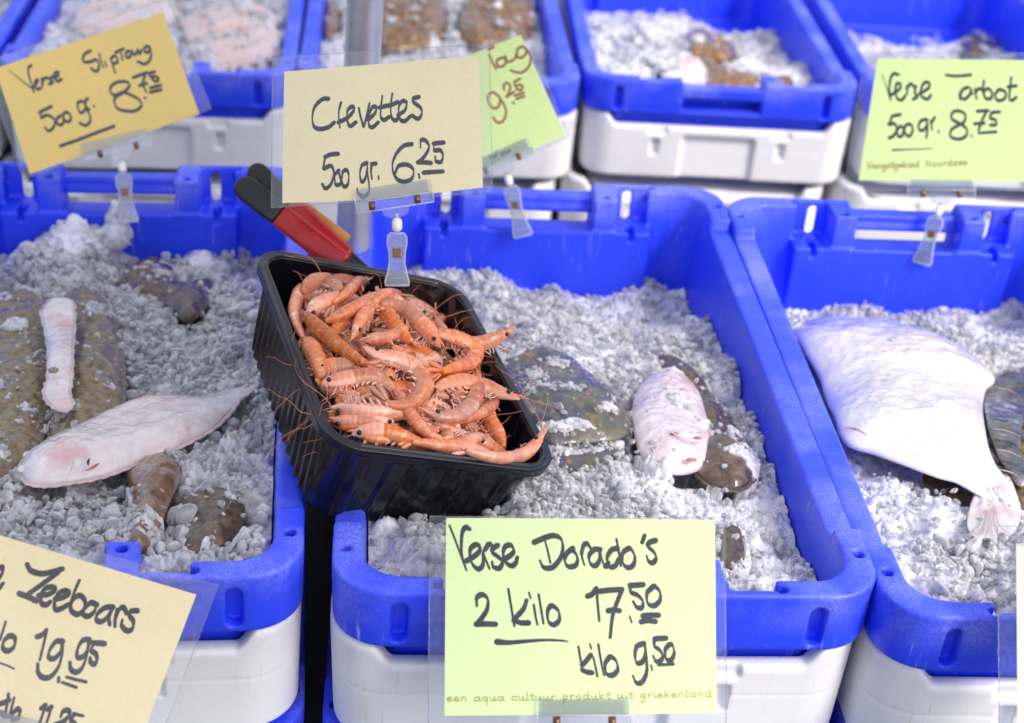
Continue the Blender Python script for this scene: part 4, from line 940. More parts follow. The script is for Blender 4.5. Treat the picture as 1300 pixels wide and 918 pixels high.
# ------------------------------------------------------------------ price cards in clear sleeves
GLY = {  # a small running hand: strokes on a unit grid, x-height 1
 'a': ([[(.75, .9), (.35, 1), (.05, .5), (.3, 0), (.7, .35), (.78, .95), (.75, .2), (1., .1)]], 1.), 'b': ([[(.1, 2), (.08, .3), (.4, 0), (.75, .5), (.45, 1), (.1, .6)]], .95),
 'c': ([[(.75, .85), (.4, 1), (.05, .5), (.35, 0), (.8, .2)]], .85), 'd': ([[(.7, .8), (.35, 1), (.05, .5), (.35, 0), (.7, .4)], [(.78, 2), (.72, .2), (.95, .05)]], 1.),
 'e': ([[(.05, .45), (.6, .6), (.6, .95), (.3, 1), (.05, .5), (.35, 0), (.8, .25)]], .85), 'g': ([[(.7, .85), (.35, 1), (.05, .5), (.35, .05), (.7, .4), (.75, .95), (.7, -.6), (.35, -1), (.05, -.7)]], .95),
 'i': ([[(.1, 1), (.15, .1), (.4, .1)], [(.15, 1.5), (.18, 1.6)]], .45), 'k': ([[(.1, 2), (.1, 0)], [(.7, 1), (.15, .5), (.8, 0)]], .9), 'l': ([[(.15, 2), (.12, .15), (.4, .05)]], .45),
 'n': ([[(.08, 1), (.12, 0)], [(.12, .6), (.45, 1), (.7, .7), (.72, 0)]], .9), 'o': ([[(.45, 1), (.05, .55), (.35, 0), (.75, .4), (.5, 1)]], .9), 'p': ([[(.1, 1), (.15, -1)], [(.12, .7), (.5, 1), (.75, .5), (.4, 0), (.15, .2)]], .9),
 'q': ([[(.7, .85), (.35, 1), (.05, .5), (.35, 0), (.7, .4)], [(.76, 1), (.72, -1)]], .95), 'r': ([[(.08, 1), (.12, 0)], [(.12, .55), (.4, .95), (.65, .9)]], .7), 's': ([[(.65, .9), (.25, .95), (.2, .6), (.6, .35), (.4, 0), (.05, .1)]], .75),
 't': ([[(.3, 1.7), (.25, .2), (.6, .1)], [(0, 1.1), (.6, 1.1)]], .65), 'u': ([[(.08, 1), (.12, .15), (.5, .1), (.7, 1), (.72, .1), (.95, .05)]], .95), 'z': ([[(.08, .95), (.65, 1), (.08, .05), (.75, .05)]], .8),
 'V': ([[(0, 2), (.45, 0), (.9, 2)]], .95), 'N': ([[(.05, 0), (.08, 1.9), (.8, .05), (.85, 2)]], 1.1), ' ': ([], .7),
}
def hand(text, x0, y0, x1, y1, xh):    # text fitted between two pixel points
    w_ = sum(GLY[c][1] for c in text); dx, dy = x1 - x0, y1 - y0; out = []; u = 0
    for c in text:
        for st in GLY[c][0]:
            out.append(([(x0 + dx * (u + px * .85) / w_ + random.uniform(-.3, .3), y0 + dy * (u + px) / w_ - py * xh + random.uniform(-.3, .3)) for px, py in st]))
        u += GLY[c][1]
    return out
def Z(ox, oy, s, strokes): return [[(ox + a / s, oy + b / s) for a, b in st] for st in strokes]
class Sign:
    def __init__(s, label, cpx, wy, foot):
        s.cx, s.cy = cpx; rr = np.random.default_rng(int(cpx[0])); s.k = [*(rr.uniform(-1, 1, 4) * (.0035, .0025, .0035, .0012)), rr.uniform(0, 6)]
        s.p0 = at_y(*cpx, wy); s.n = CAMP - s.p0; s.dist = np.linalg.norm(s.n); s.n /= s.dist; s.m = np.dot(s.p0 - CAMP, CF) / F_PX       # metres per pixel
        s.org = s.pt(*foot); s.e = empty('price_sign', s.org); tag(s.e, label, 'price sign')
        s.ux = s.pt(cpx[0] + 1, cpx[1]) - s.pt(*cpx); s.ux /= np.linalg.norm(s.ux); s.uy = np.cross(s.n, s.ux)
    def pt(s, x, y, off=0.):
        u, v = (x - s.cx) / 150., (y - s.cy) / 100.
        return at_plane(x, y, s.p0, s.n) + s.n * (off + s.k[0] * u * u + s.k[1] * v * v + s.k[2] * u * v + s.k[3] * math.sin(2.3 * u + s.k[4]))
    def card(s, poly, mat):
        p = np.array(poly, float)
        q = p if len(p) == 4 else p[[0, 2, 3, 4]]
        k = 18; v = []; f = []
        for off in (.0003, -.0003):
            for i in range(k + 1):
                for j in range(k + 1):
                    a, b = i / k, j / k; c = (q[0] * (1 - a) + q[1] * a) * (1 - b) + (q[3] * (1 - a) + q[2] * a) * b
                    if len(p) > 4: c = c + np.array([0, b * 4.5 * math.sin(math.pi * a) * (1 - .3 * a)])
                    v.append(s.pt(c[0], c[1], off))
        m = (k + 1) ** 2; g = lambda i, j: i * (k + 1) + j
        f = [(g(i, j), g(i, j + 1), g(i + 1, j + 1), g(i + 1, j)) for i in range(k) for j in range(k)]; f += [tuple(m + t for t in x[::-1]) for x in f]
        bd = [g(i, 0) for i in range(k)] + [g(k, j) for j in range(k)] + [g(i, k) for i in range(k, 0, -1)] + [g(0, j) for j in range(k, 0, -1)]
        f += [(bd[t], bd[(t + 1) % len(bd)], m + bd[(t + 1) % len(bd)], m + bd[t]) for t in range(len(bd))]
        s.c = link('card', mesh('card', np.array(v) - s.org, f, False), mat, s.e)
    def ink(s, strokes, mat, wmax, wmin, nib=(.3, 1.), wid=None, name='lettering'):
        mb = MB(); nb = np.array(nib, float); nb /= np.linalg.norm(nb)
        for si, st in enumerate(strokes):
            p = spline(st, 7); 
            if len(p) < 3: p = resample(p, 8)
            t = np.gradient(p, axis=0); t /= np.linalg.norm(t, axis=1)[:, None] + 1e-9
            wmax, wmin = wmax * 1.0, wmin; w_ = 1.28 * (wmin + (wmax - wmin) * np.abs(t[:, 0] * nb[1] - t[:, 1] * nb[0]))
            if wid is not None: w_ = np.interp(np.linspace(0, 1, len(p)), np.linspace(0, 1, len(wid)), wid)
            w_ = np.convolve(np.r_[w_[0], w_, w_[-1]], [.25, .5, .25], 'valid') * (1 + .05 * np.sin(np.arange(len(p)) * 1.9 + si))
            nr = np.stack([-t[:, 1], t[:, 0]], 1); h = .00042 + 3e-6 * (si % 12)
            a, b = p + nr * w_[:, None] / 2, p - nr * w_[:, None] / 2
            for i in range(len(p) - 1):
                mb.add([s.pt(*a[i], h), s.pt(*b[i], h), s.pt(*b[i + 1], h), s.pt(*a[i + 1], h)], [(0, 1, 2, 3)])
            for i in range(0, len(p), 1):
                if i in (0, len(p) - 1) or i % 3 == 0:
                    r = w_[i] / 2 * .98; mb.add([s.pt(p[i][0] + r * math.cos(q), p[i][1] + r * math.sin(q), h + 1.5e-6) for q in np.linspace(0, 2 * math.pi, 12, endpoint=False)], [tuple(range(11, -1, -1))])
        mb.build(name, mat, s.c, False, s.org)
    def sleeve(s, poly):
        mb = MB()
        p = spline(np.vstack([poly, poly[:1]]), 1)[:-1] if False else np.array(poly, float)
        ctr = p.mean(0)
        for off in (.0012, -.0012):
            k = 14; g = []                       # a slightly buckled sheet
            for i in range(k + 1):
                for j in range(k + 1):
                    u, v = i / k, j / k; q = (p[0] * (1 - u) + p[1] * u) * (1 - v) + (p[3] * (1 - u) + p[2] * u) * v
                    g.append(s.pt(q[0], q[1], off + np.sign(off) * .0007 * abs(vnoise(np.array([u * 3.1, v * 2.3]) + s.p0[:2] * 9, 3))))
            mb.add(g, [(i * (k + 1) + j, (i + 1) * (k + 1) + j, (i + 1) * (k + 1) + j + 1, i * (k + 1) + j + 1) for i in range(k) for j in range(k)])
        mb.build('sleeve', MAT['sleeve'], s.e, True, s.org)
        rim = MB()
        for i in range(4): rim.tube([s.pt(*p[i], 0), s.pt(*p[(i + 1) % 4], 0)], .00045, 5)
        rim.build('sleeve_seam', MAT['clear'], s.e, True, s.org)
    def clip(s, bar, ang, jaw_to, ball=True, blen=.073):
        ca, sa = math.cos(ang), math.sin(ang); bx = s.ux * ca + s.uy * sa; by = -s.ux * sa + s.uy * ca; c0 = s.pt(*bar, .0005)
        tgt = s.pt(*jaw_to, .002); jd = tgt - (c0 - by * .014); jl = np.linalg.norm(jd); jd /= jl; jx = np.cross(jd, s.n); jx /= np.linalg.norm(jx); jn = np.cross(jx, jd)
        mb = MB(); mb.box(c0, bx * blen / 2, by * .0048, s.n * .0030)
        for o in (-.0028, .0028): mb.box(c0 + by * .0105 + s.n * o, bx * blen * .465, by * .0062, s.n * .0005)
        hd = [c0 - by * .0045 + bx * .0125 * math.cos(q) * (1 + .25 * math.sin(-q)) + by * .0105 * math.sin(q) for q in np.linspace(math.pi, 2 * math.pi, 14)]
        mb.prism([p - s.n * .0018 for p in hd], s.n * .0036)
        b = mb.build('clip_bar', MAT['clear'], s.e, False, s.org); bevel(b, .0008, 2)
        for o in (-.0215, .0215):
            m = MB(); q = c0 + bx * o; m.tube([q - by * .0036 + s.n * .0032, q + by * .0036 + s.n * .0032], .0030, 12); m.tube([q - by * .005, q - by * .002 + s.n * .004, q + by * .004 + s.n * .004], .0010, 8)
            m.build('spring', MAT['spring'], b, True, s.org)
        m = MB(); bc = c0 - by * .0145; q1 = bc; q2 = bc + jd * .0135
        m.tube([q1 + (q2 - q1) * u for u in np.linspace(0, 1, 9)], .0050 * np.sqrt(np.maximum(.16, 1 - (np.linspace(-1, 1, 9)) ** 4)), 14); m.tube([q1 + by * .004, q1], .0018, 8)
        m.build('ball_joint', MAT['ballj'], s.e, True, s.org)
        jaw = MB(); st = bc + jd * .0150; ln = max(.03, jl - .0150)
        prof = [(0, .0065), (.06, .0088), (.18, .0092), (.36, .0074), (.55, .0070), (.75, .0088), (.92, .0112), (1, .0108)]
        for o, tl in ((.0030, .0015), (-.0030, .0015)):
            pl = [st + jd * ln * u + jx * w_ + jn * (o * (.6 + .7 * u)) for u, w_ in prof] + [st + jd * ln * u - jx * w_ + jn * (o * (.6 + .7 * u)) for u, w_ in prof[::-1]]
            jaw.prism([p - jn * tl / 2 for p in pl], jn * tl)
        jaw.box(st + jd * ln * .25, jd * ln * .16, jx * .0052, jn * .0030)
        for sx in (-1, 1): jaw.box(st + jd * ln * .5 + jx * sx * .0064, jd * ln * .42, jx * .0007, jn * .0044)
        ed = MB()
        for o in (.0030, -.0030):
            for sg in (-1, 1): ed.tube([st + jd * ln * u + jx * sg * w_ + jn * (o * (.6 + .7 * u)) for u, w_ in prof], .00075, 6)
        for u in (0, 1.): ed.tube([st + jd * ln * u - jx * .0066 * (1 + .65 * u), st + jd * ln * u + jx * .0066 * (1 + .65 * u)], .0012, 6)
        for u in (.22, .52, .86): ed.tube([st + jd * ln * u - jx * .0062, st + jd * ln * u + jx * .0062], .0007, 6)
        for e1, e2 in ((-1, -1), (1, 1)): ed.tube([c0 + bx * blen / 2 * e1 - by * .0048 + s.n * .003, c0 + bx * blen / 2 * e2 + by * .0166 + s.n * .003], .0006, 6)
        for oo in (-.0048, .0048): ed.tube([c0 - bx * blen / 2 + by * oo + s.n * .003, c0 + bx * blen / 2 + by * oo + s.n * .003], .0007, 6)
        j = jaw.build('clip_jaw', MAT['clear'], s.e, False, s.org)
        ed.build('clip_edge', MAT['clearedge'], j, True, s.org)
        m = MB(); m.box(st + jd * ln * .37 + jn * .0008, jd * .0042, jx * .0042, jn * .0036); bevel(m.build('jaw_spring', MAT['spring'], j, False, s.org), .0008, 2)

# sea bream card, large, in front of the middle crate
s = Sign('large lime price card of sea bream in front of the middle crate', (737, 781), .945, (740, 925))
s.card([(566, 657), (908, 660), (910, 906), (564, 909)], MAT['palelime'])
s.sleeve([(545, 655), (921, 657), (923, 922), (543, 924)])
A = Z(560, 650, 6.5, [
 [(65, 108), (110, 220), (155, 340), (208, 480)], [(232, 140), (205, 125), (175, 160), (165, 250), (168, 340), (190, 420), (208, 478)],
 [(212, 402), (262, 372), (310, 330), (318, 285), (280, 270), (240, 310), (240, 380), (265, 440), (310, 470), (345, 430), (345, 340)], [(345, 320), (362, 380), (400, 470)], [(362, 310), (395, 265), (432, 290)],
 [(465, 275), (430, 300), (420, 330), (470, 370), (505, 410), (480, 465), (430, 450), (420, 410)], [(520, 390), (570, 360), (600, 320), (575, 275), (530, 285), (512, 340), (530, 410), (580, 445), (615, 420), (628, 375)],
 [(770, 250), (850, 215), (930, 195), (990, 225), (1005, 300), (985, 380), (930, 450), (880, 465), (840, 450), (815, 400)], [(860, 245), (880, 320), (902, 420)],
 [(1085, 300), (1040, 340), (1020, 400), (1050, 450), (1110, 440), (1125, 380), (1100, 330), (1080, 318)],
 [(295, 775), (295, 710), (340, 682), (385, 720), (380, 800), (340, 870), (295, 925)], [(288, 927), (370, 924), (448, 927)],
 [(555, 635), (575, 760), (605, 940)], [(705, 730), (680, 800), (610, 880)], [(600, 895), (660, 915), (722, 915)], [(725, 665), (738, 712)], [(765, 765), (780, 860), (795, 930)], [(805, 680), (825, 800), (845, 920)],
 [(905, 770), (880, 820), (885, 900), (930, 930), (975, 890), (970, 820), (930, 780), (905, 775)]])
A += Z(730, 650, 6.5, [
 [(50, 320), (60, 380), (78, 440)], [(55, 340), (70, 280), (100, 262), (130, 300)], [(205, 310), (160, 310), (118, 360), (125, 420), (165, 445), (200, 400), (205, 330)], [(205, 320), (225, 400), (250, 450), (275, 420)],
 [(350, 300), (300, 315), (265, 380), (285, 450), (330, 445), (360, 390)], [(342, 222), (360, 320), (378, 445)], [(440, 300), (395, 340), (395, 420), (440, 460), (485, 430), (492, 360), (460, 305), (435, 302)],
 [(575, 195), (555, 250)], [(662, 235), (620, 250), (600, 280), (650, 330), (670, 380), (640, 420), (605, 400), (592, 360)],
 [(105, 695), (140, 680), (175, 630)], [(178, 625), (185, 740), (200, 900)], [(200, 655), (290, 645), (385, 640)], [(385, 650), (345, 750), (310, 860), (290, 1035)], [(275, 815), (320, 808), (365, 815)],
 [(560, 600), (500, 605), (455, 605)], [(458, 610), (460, 660), (520, 690), (560, 740), (550, 790), (510, 785), (480, 740)], [(640, 622), (595, 670), (600, 750), (650, 775), (700, 730), (700, 660), (660, 615), (640, 620)],
 [(450, 860), (468, 912)], [(560, 857), (620, 852), (688, 852)], [(548, 906), (600, 897), (662, 905)]])
A += Z(730, 778, 6.5, [
 [(28, 280), (45, 380), (65, 490)], [(130, 350), (90, 400), (60, 430)], [(60, 470), (100, 490), (140, 495)], [(122, 255), (135, 298)], [(152, 370), (170, 450), (185, 525)], [(192, 260), (215, 400), (240, 515)],
 [(285, 365), (250, 420), (260, 500), (310, 515), (352, 470), (340, 400), (300, 365), (280, 370)], [(565, 255), (510, 280), (495, 360), (515, 415), (560, 400), (582, 330), (575, 270)], [(578, 270), (592, 400), (590, 500), (550, 575), (505, 575), (478, 520)],
 [(750, 210), (700, 212), (660, 215)], [(660, 215), (655, 270), (700, 310), (725, 360), (700, 400), (665, 395), (645, 355)], [(780, 260), (745, 310), (755, 380), (795, 390), (820, 330), (805, 270), (780, 260)], [(628, 435), (638, 475)]])
s.ink(A, MAT['ink'], 6.0, 1.9, (.32, 1))
s.ink(Z(730, 778, 6.5, [[(690, 430), (750, 428), (812, 425)]]), MAT['ink'], 0, 0, wid=[4.5, 4.2, 4.4], name='underline')
s.ink(Z(560, 778, 6.5, [[(462, 240), (560, 246), (700, 235), (860, 225), (1000, 230), (1052, 240)]]), MAT['ink'], 0, 0, wid=[8.5, 6.2, 5, 3.6, 3, 1.2], name='underline')
s.ink(hand('een aqua cultuur produkt uit griekenland', 567, 891, 906, 885, 5.2), MAT['ochreink'], 1.35, .9, name='small_print')
s.clip((742, 916), 0., (742, 985))

# sea bass card, lower left, tilted
s = Sign('cream price card of sea bass tilted in the lower left corner', (110, 800), .905, (60, 935))
s.card([(-62, 661), (249, 755), (166, 972), (-150, 880)], MAT['cream_lit'])
s.sleeve([(-66, 652), (277, 743), (180, 1000), (-168, 905)])
A = Z(0, 680, 6.5, [
 [(-40, 320), (-5, 275), (22, 262), (20, 310), (-10, 360)], [(-30, 440), (0, 430), (26, 395)],
 [(225, 240), (255, 290), (340, 315), (430, 300), (515, 275)], [(480, 305), (350, 400), (225, 490)], [(160, 480), (230, 505), (300, 540)],
 [(320, 495), (400, 485), (455, 450), (430, 425), (370, 440), (335, 500), (345, 560), (385, 570), (415, 545)], [(455, 525), (520, 510), (570, 480), (540, 455), (480, 480), (450, 550), (460, 610), (510, 600), (560, 570)],
 [(655, 370), (620, 450), (580, 560)], [(580, 560), (590, 620), (640, 650), (690, 610), (700, 540), (660, 495), (610, 520), (580, 575)],
 [(795, 570), (750, 555), (700, 600), (690, 650), (730, 665), (775, 630), (795, 580)], [(930, 590), (870, 595), (810, 640), (795, 690), (830, 710), (880, 680), (925, 610)], [(925, 610), (900, 680), (905, 735)],
 [(965, 605), (950, 680), (948, 750)], [(955, 680), (985, 610), (1020, 595), (1045, 640)], [(1130, 620), (1080, 625), (1070, 660), (1100, 710), (1090, 770), (1045, 785), (1005, 740), (1010, 695)]])
A += Z(0, 778, 6.5, [
 [(48, 75), (25, 150), (0, 225)], [(80, 190), (35, 230), (25, 290), (65, 315), (115, 280), (125, 215), (95, 190), (75, 192)], [(305, 200), (350, 180), (385, 140)], [(388, 135), (365, 240), (328, 390)],
 [(515, 235), (460, 240), (410, 310), (405, 370), (450, 375), (500, 320), (515, 240)], [(515, 240), (510, 350), (480, 450), (420, 525), (355, 535), (315, 490), (312, 420)], [(485, 535), (482, 570)],
 [(735, 220), (680, 230), (640, 300), (640, 365), (685, 360), (725, 300), (735, 225)], [(735, 225), (715, 350), (680, 450), (630, 490), (585, 465), (578, 410)], [(860, 255), (810, 250), (770, 250)],
 [(770, 255), (755, 310), (790, 340), (800, 390), (775, 425), (745, 400), (745, 370)], [(70, 670), (68, 700)], [(62, 740), (40, 855)], [(118, 700), (75, 865)], [(150, 790), (105, 830), (105, 875), (145, 870), (165, 820), (150, 790)],
 [(0, 752), (40, 738), (75, 720)], [(-4, 822), (20, 834), (45, 850)], [(340, 790), (375, 760)], [(378, 755), (355, 830), (320, 930)], [(392, 800), (425, 775)], [(428, 775), (400, 860), (375, 940)],
 [(500, 860), (520, 815), (560, 805), (575, 840), (530, 890), (470, 920)], [(465, 920), (520, 925), (570, 945)], [(612, 840), (585, 885), (620, 920), (615, 960), (580, 965)]])
s.ink(A, MAT['ink'], 6.3, 2.6, (-.28, 1))
s.ink(Z(0, 778, 6.5, [[(550, 530), (620, 550), (708, 570)], [(515, 575), (570, 595), (628, 615)], [(685, 850), (645, 842), (610, 830)]]), MAT['ink'], 0, 0, wid=[4.2, 4.6, 4.6], name='underline')
s.ink(Z(0, 778, 6.5, [[(-60, 395), (60, 435), (115, 462)]]), MAT['ink'], 0, 0, wid=[2.6, 2.8, 2.6], name='underline')
s.clip((20, 938), -.29, (0, 1010))

# cream card above the prawn tray
s = Sign('cream price card of prawns clipped to the back rim of the black tray', (487, 165), 1.352, (503, 355))
s.card([(361, 91), (480, 83), (608, 71), (613, 238), (358, 258)], MAT['cream'])
s.sleeve([(346, 73), (622, 55), (625, 244), (344, 264)])
A = Z(380, 100, 6.5, [
 [(238, 165), (190, 170), (130, 230), (108, 310), (120, 390), (170, 415), (240, 400), (288, 360)], [(345, 195), (325, 280), (335, 405)], [(325, 360), (400, 320), (450, 260), (440, 230), (400, 260), (395, 340), (420, 390), (465, 360)],
 [(490, 240), (505, 310), (530, 400)], [(580, 200), (560, 290), (532, 400)], [(565, 340), (620, 290), (635, 240), (605, 235), (575, 300), (575, 380), (605, 400), (650, 360)], [(685, 140), (675, 230), (672, 310), (700, 340), (740, 315)],
 [(665, 238), (695, 230), (722, 222)], [(768, 120), (755, 220), (760, 310), (790, 345), (820, 320)], [(720, 225), (770, 212), (812, 192)], [(815, 300), (870, 260), (885, 200), (850, 185), (820, 240), (830, 330), (870, 350), (915, 310)],
 [(985, 150), (940, 165), (945, 195), (1000, 240), (1010, 290), (980, 330), (930, 305)], [(318, 620), (260, 625), (215, 645)], [(215, 645), (200, 720), (205, 740), (260, 720), (285, 780), (260, 870), (215, 905), (190, 870)],
 [(325, 755), (292, 800), (300, 870), (335, 870), (350, 820), (360, 770), (390, 755), (408, 800), (400, 870), (370, 890), (345, 840), (325, 770)], [(555, 695), (515, 720), (500, 790), (515, 850), (545, 820), (560, 740)],
 [(560, 700), (565, 800), (575, 870), (573, 935), (530, 975), (482, 940), (478, 905)], [(592, 690), (590, 760), (600, 830)], [(590, 770), (602, 710), (628, 700)], [(652, 800), (655, 830)],
 [(925, 540), (860, 555), (800, 620), (770, 700), (775, 770), (810, 830), (870, 850), (930, 820), (940, 750), (890, 710), (820, 720), (790, 780)], [(1000, 570), (1005, 510), (1040, 510), (1070, 560), (1040, 630), (985, 690)], [(980, 690), (1030, 690), (1085, 695)],
 [(1190, 527), (1150, 530), (1110, 535)], [(1110, 540), (1115, 590), (1160, 590), (1185, 630), (1170, 685), (1130, 680), (1120, 640)], [(985, 785), (992, 820)]])
s.ink(A, MAT['ink'], 4.8, 1.4, (.02, 1))
s.ink(Z(380, 100, 6.5, [[(1028, 775), (1100, 770), (1182, 765)]]), MAT['ink'], 0, 0, wid=[6.2, 6.0, 5.6], name='underline')
s.clip((501, 257), .145, (504, 362))

# amber card, upper left
s = Sign('amber price card tilted on the back rim of the left crate', (124, 118), 1.715, (160, 275))
s.card([(-6, 87), (207, 15.5), (253, 145), (38, 221)], MAT['amber'])
s.sleeve([(-22, 80), (213, -3), (268, 138), (30, 228)])
A = Z(0, 60, 8.125, [
 [(320, 190), (295, 215), (300, 300), (335, 400), (350, 465)], [(350, 410), (390, 350), (385, 335), (360, 370), (380, 430), (420, 420)], [(430, 320), (440, 400)], [(435, 370), (460, 320), (500, 320)], [(540, 300), (520, 340), (545, 360), (510, 380)],
 [(560, 320), (600, 290), (600, 260), (570, 265), (560, 310), (590, 350), (630, 335)]])
A += Z(80, 50, 8.125, [
 [(280, 120), (225, 150), (205, 210), (230, 235), (290, 230), (340, 210), (370, 250), (365, 310), (335, 330), (290, 300)], [(372, 150), (392, 225), (415, 292)], [(430, 230), (450, 285)], [(490, 200), (520, 290), (540, 350)], [(495, 200), (530, 170), (560, 200), (560, 235), (520, 250)],
 [(600, 140), (615, 215)], [(545, 135), (620, 100)], [(660, 125), (645, 165), (670, 190), (700, 160), (690, 125), (660, 125)], [(715, 110), (725, 150), (750, 150), (770, 110)], [(770, 100), (790, 150), (810, 110)], [(870, 70), (840, 90), (845, 130), (880, 130), (900, 90), (870, 70)],
 [(895, 90), (910, 160), (890, 220), (840, 255), (775, 230)], [(620, 545), (530, 575), (485, 530), (510, 470), (590, 435), (670, 445), (680, 490), (620, 550), (550, 590), (530, 640), (560, 710), (650, 740), (750, 735), (810, 680), (780, 620), (700, 575), (640, 550)],
 [(725, 395), (790, 370), (860, 345)], [(855, 345), (830, 420), (820, 480)], [(790, 475), (860, 455)], [(830, 480), (860, 545)], [(945, 335), (890, 350)], [(890, 350), (900, 385), (960, 385), (985, 410), (955, 435), (925, 415)], [(905, 500), (1005, 475)], [(905, 545), (1010, 520)], [(842, 598), (850, 608)]])
A += Z(30, 110, 8.125, [
 [(165, 265), (225, 235), (285, 205)], [(170, 270), (185, 320)], [(185, 320), (240, 295), (310, 330), (320, 390), (290, 440), (250, 455), (220, 420)], [(380, 300), (345, 330), (345, 380), (385, 395), (415, 360), (410, 290), (440, 265), (480, 290), (485, 340), (450, 365), (410, 330)],
 [(600, 150), (560, 170), (565, 240), (600, 270), (640, 220), (620, 160)], [(640, 220), (685, 300), (680, 370), (630, 400), (580, 375)], [(640, 150), (640, 200), (680, 240)], [(640, 140), (660, 125)], [(722, 195), (730, 210)], [(380, 612), (560, 550), (740, 480), (930, 410)]])
s.ink(A, MAT['ink'], 3.6, 1.7, (.35, 1)); s.ink(Z(0, 60, 8.125, [[(90, 235), (220, 340), (350, 440)]]), MAT['ink'], 0, 0, wid=[1.1, 1.5, 2.4], name='thin_stroke')
s.clip((150, 190), .225, (163, 281), blen=.082)

# lime card half hidden behind the cream one
s = Sign('lime price card with brown writing, half hidden behind the cream prawn card', (630, 130), 1.755, (655, 290))
s.card([(520, 100), (661, 44), (718, 172), (575, 232)], MAT['lime'])
s.sleeve([(508, 98), (666, 36), (723, 173), (570, 240)])
A = Z(600, 30, 9.286, [
 [(190, 305), (245, 275)], [(195, 370), (230, 450), (280, 535)], [(350, 400), (290, 430), (290, 490), (330, 510), (380, 480), (390, 420), (350, 400)], [(385, 380), (410, 450), (455, 440), (500, 410), (520, 350)], [(590, 270), (530, 300), (530, 390), (580, 400), (630, 350), (630, 300), (590, 268)],
 [(640, 310), (685, 400), (660, 510), (580, 575), (500, 570), (450, 550)], [(370, 780), (370, 720), (410, 700), (445, 740), (430, 810), (400, 865)], [(400, 865), (490, 805)], [(560, 650), (490, 690)], [(490, 690), (510, 740), (560, 720), (590, 750), (560, 785), (515, 770)], [(495, 850), (600, 815)], [(515, 890), (610, 855)]])
A += Z(600, 100, 9.286, [[(300, 200), (240, 160), (190, 190), (180, 260), (225, 335), (270, 350), (310, 320), (325, 260)], [(300, 200), (360, 290), (395, 390), (370, 480), (320, 520), (270, 500), (245, 455)], [(475, 280), (485, 290)]])
s.ink(A, MAT['brownink'], 2.7, 2.2)
s.ink(hand('zee', 636, 198, 649, 193, 4) + hand('nd', 622, 203, 632, 199, 4), MAT['greenink'], 1.5, 1.2, name='small_print')
s.clip((638, 208), .42, (664, 300), blen=.080)

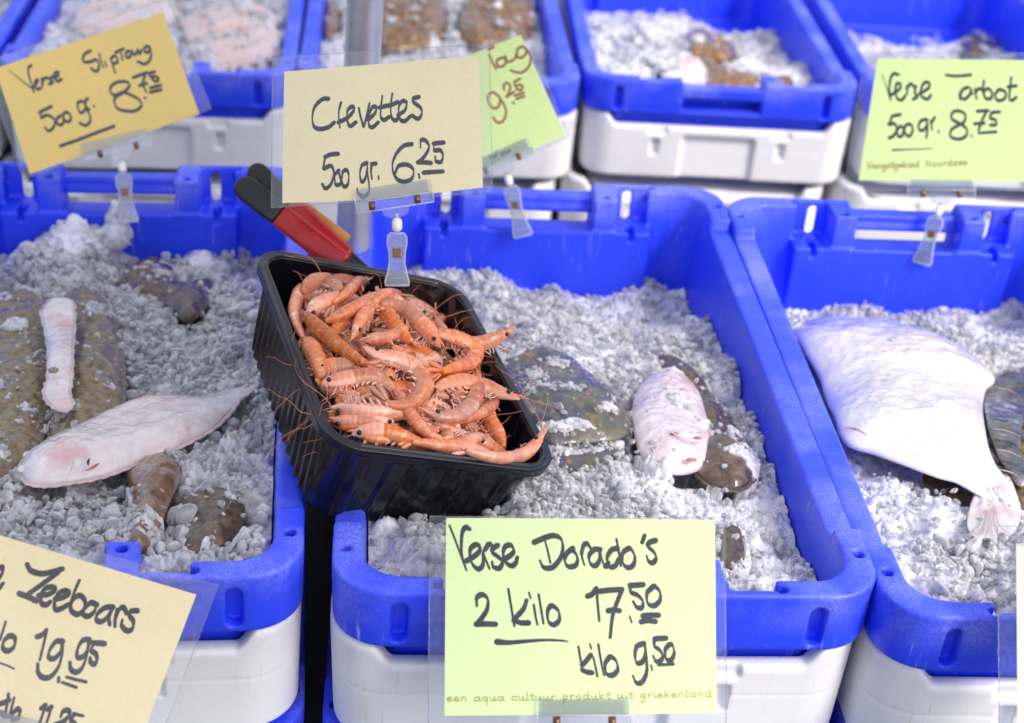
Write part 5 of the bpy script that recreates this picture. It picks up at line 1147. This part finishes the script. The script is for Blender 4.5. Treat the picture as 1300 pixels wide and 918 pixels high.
# turbot card, upper right
s = Sign('lime price card of turbot clipped to the back rim of the right crate', (1215, 155), 1.80, (1172, 330))
s.card([(1114, 74), (1345, 77), (1330, 231), (1090, 229)], MAT['lime'])
s.sleeve([(1098, 66), (1362, 68), (1345, 243), (1072, 241)])
A = Z(1080, 60, 5.909, [
 [(355, 205), (320, 200), (295, 250), (290, 330), (300, 395)], [(300, 360), (360, 320), (375, 280), (345, 275), (335, 330), (350, 385), (385, 395), (410, 360)], [(420, 290), (425, 350)], [(420, 310), (450, 275), (480, 300)], [(490, 290), (480, 340), (500, 370), (470, 390)],
 [(515, 350), (580, 310), (590, 270), (555, 265), (530, 310), (530, 365), (575, 390), (600, 360)], [(880, 300), (840, 320), (825, 370), (855, 390), (895, 350), (900, 310)], [(900, 310), (912, 355)], [(930, 310), (945, 390)], [(935, 340), (960, 310), (982, 318)],
 [(1000, 250), (992, 320), (1002, 370)], [(1000, 330), (1030, 310), (1060, 340), (1050, 385), (1010, 380), (1000, 340)], [(1110, 320), (1082, 360), (1105, 400), (1155, 385), (1162, 340), (1125, 318), (1105, 322)], [(1205, 225), (1195, 320), (1190, 380), (1210, 400), (1240, 375)], [(1182, 298), (1240, 290)],
 [(370, 505), (320, 515)], [(310, 515), (290, 580)], [(285, 580), (330, 575), (345, 620), (320, 665), (290, 680)], [(375, 590), (350, 620), (355, 665), (385, 665), (400, 620), (415, 585), (450, 580), (465, 620), (445, 665), (415, 655), (395, 610), (375, 590)],
 [(560, 540), (520, 560), (510, 610), (540, 625), (570, 590), (575, 540)], [(575, 540), (575, 620), (568, 680)], [(600, 550), (610, 620)], [(605, 570), (630, 525)], [(658, 625), (660, 640)], [(800, 565), (755, 530), (770, 485), (820, 480), (860, 510), (850, 560), (800, 590), (755, 620), (750, 670), (810, 690), (865, 665), (870, 615), (830, 580), (780, 555)],
 [(950, 480), (1030, 475)], [(1020, 480), (990, 540), (960, 620)], [(930, 575), (1000, 570)], [(1115, 485), (1060, 490)], [(1060, 490), (1045, 530), (1085, 545), (1090, 580), (1050, 585)], [(905, 660), (907, 672)]])
s.ink(A, MAT['ink'], 3.6, 1.9, (.15, 1))
s.ink(Z(1080, 60, 5.909, [[(715, 208), (760, 215), (830, 215), (898, 207)], [(962, 644), (1020, 640), (1088, 635)]]), MAT['ink'], 0, 0, wid=[3.6, 4., 4.2], name='underline')
s.ink(Z(1080, 60, 5.909, [[(315, 772), (420, 768), (605, 760)]]), MAT['ink'], 0, 0, wid=[3., 2., 1.4], name='underline'); s.ink(Z(1080, 60, 5.909, [[(235, 205), (265, 290), (300, 395)], [(815, 330), (812, 360), (820, 392)]]), MAT['ink'], 0, 0, wid=[1., 1.3, 2.4], name='thin_stroke')
s.ink(hand('Vangstgebied', 1101, 214, 1168, 212, 4.2) + hand('Noordzee', 1176, 212, 1229, 209, 4.2), MAT['ochreink'], 1.5, 1.1, name='small_print')
s.clip((1195, 246), 0., (1170, 334), blen=.080)

# card cut off by the right edge
s = Sign('ivory card in a clear sleeve cut off by the right edge', (1330, 790), .950, (1330, 935))
s.card([(1290, 690), (1465, 684), (1470, 930), (1292, 936)], MAT['ivory'])
s.sleeve([(1266, 668), (1480, 662), (1484, 945), (1269, 951)])
m = MB(); m.tube([s.pt(1291 + 9 * math.cos(q), 692 + 9 * math.sin(q), .0022) for q in np.linspace(math.pi, 2 * math.pi, 16)], .0013, 8); m.build('hanging_loop', MAT['clear'], s.e, True, s.org)
s.clip((1375, 950), 0., (1375, 1010))
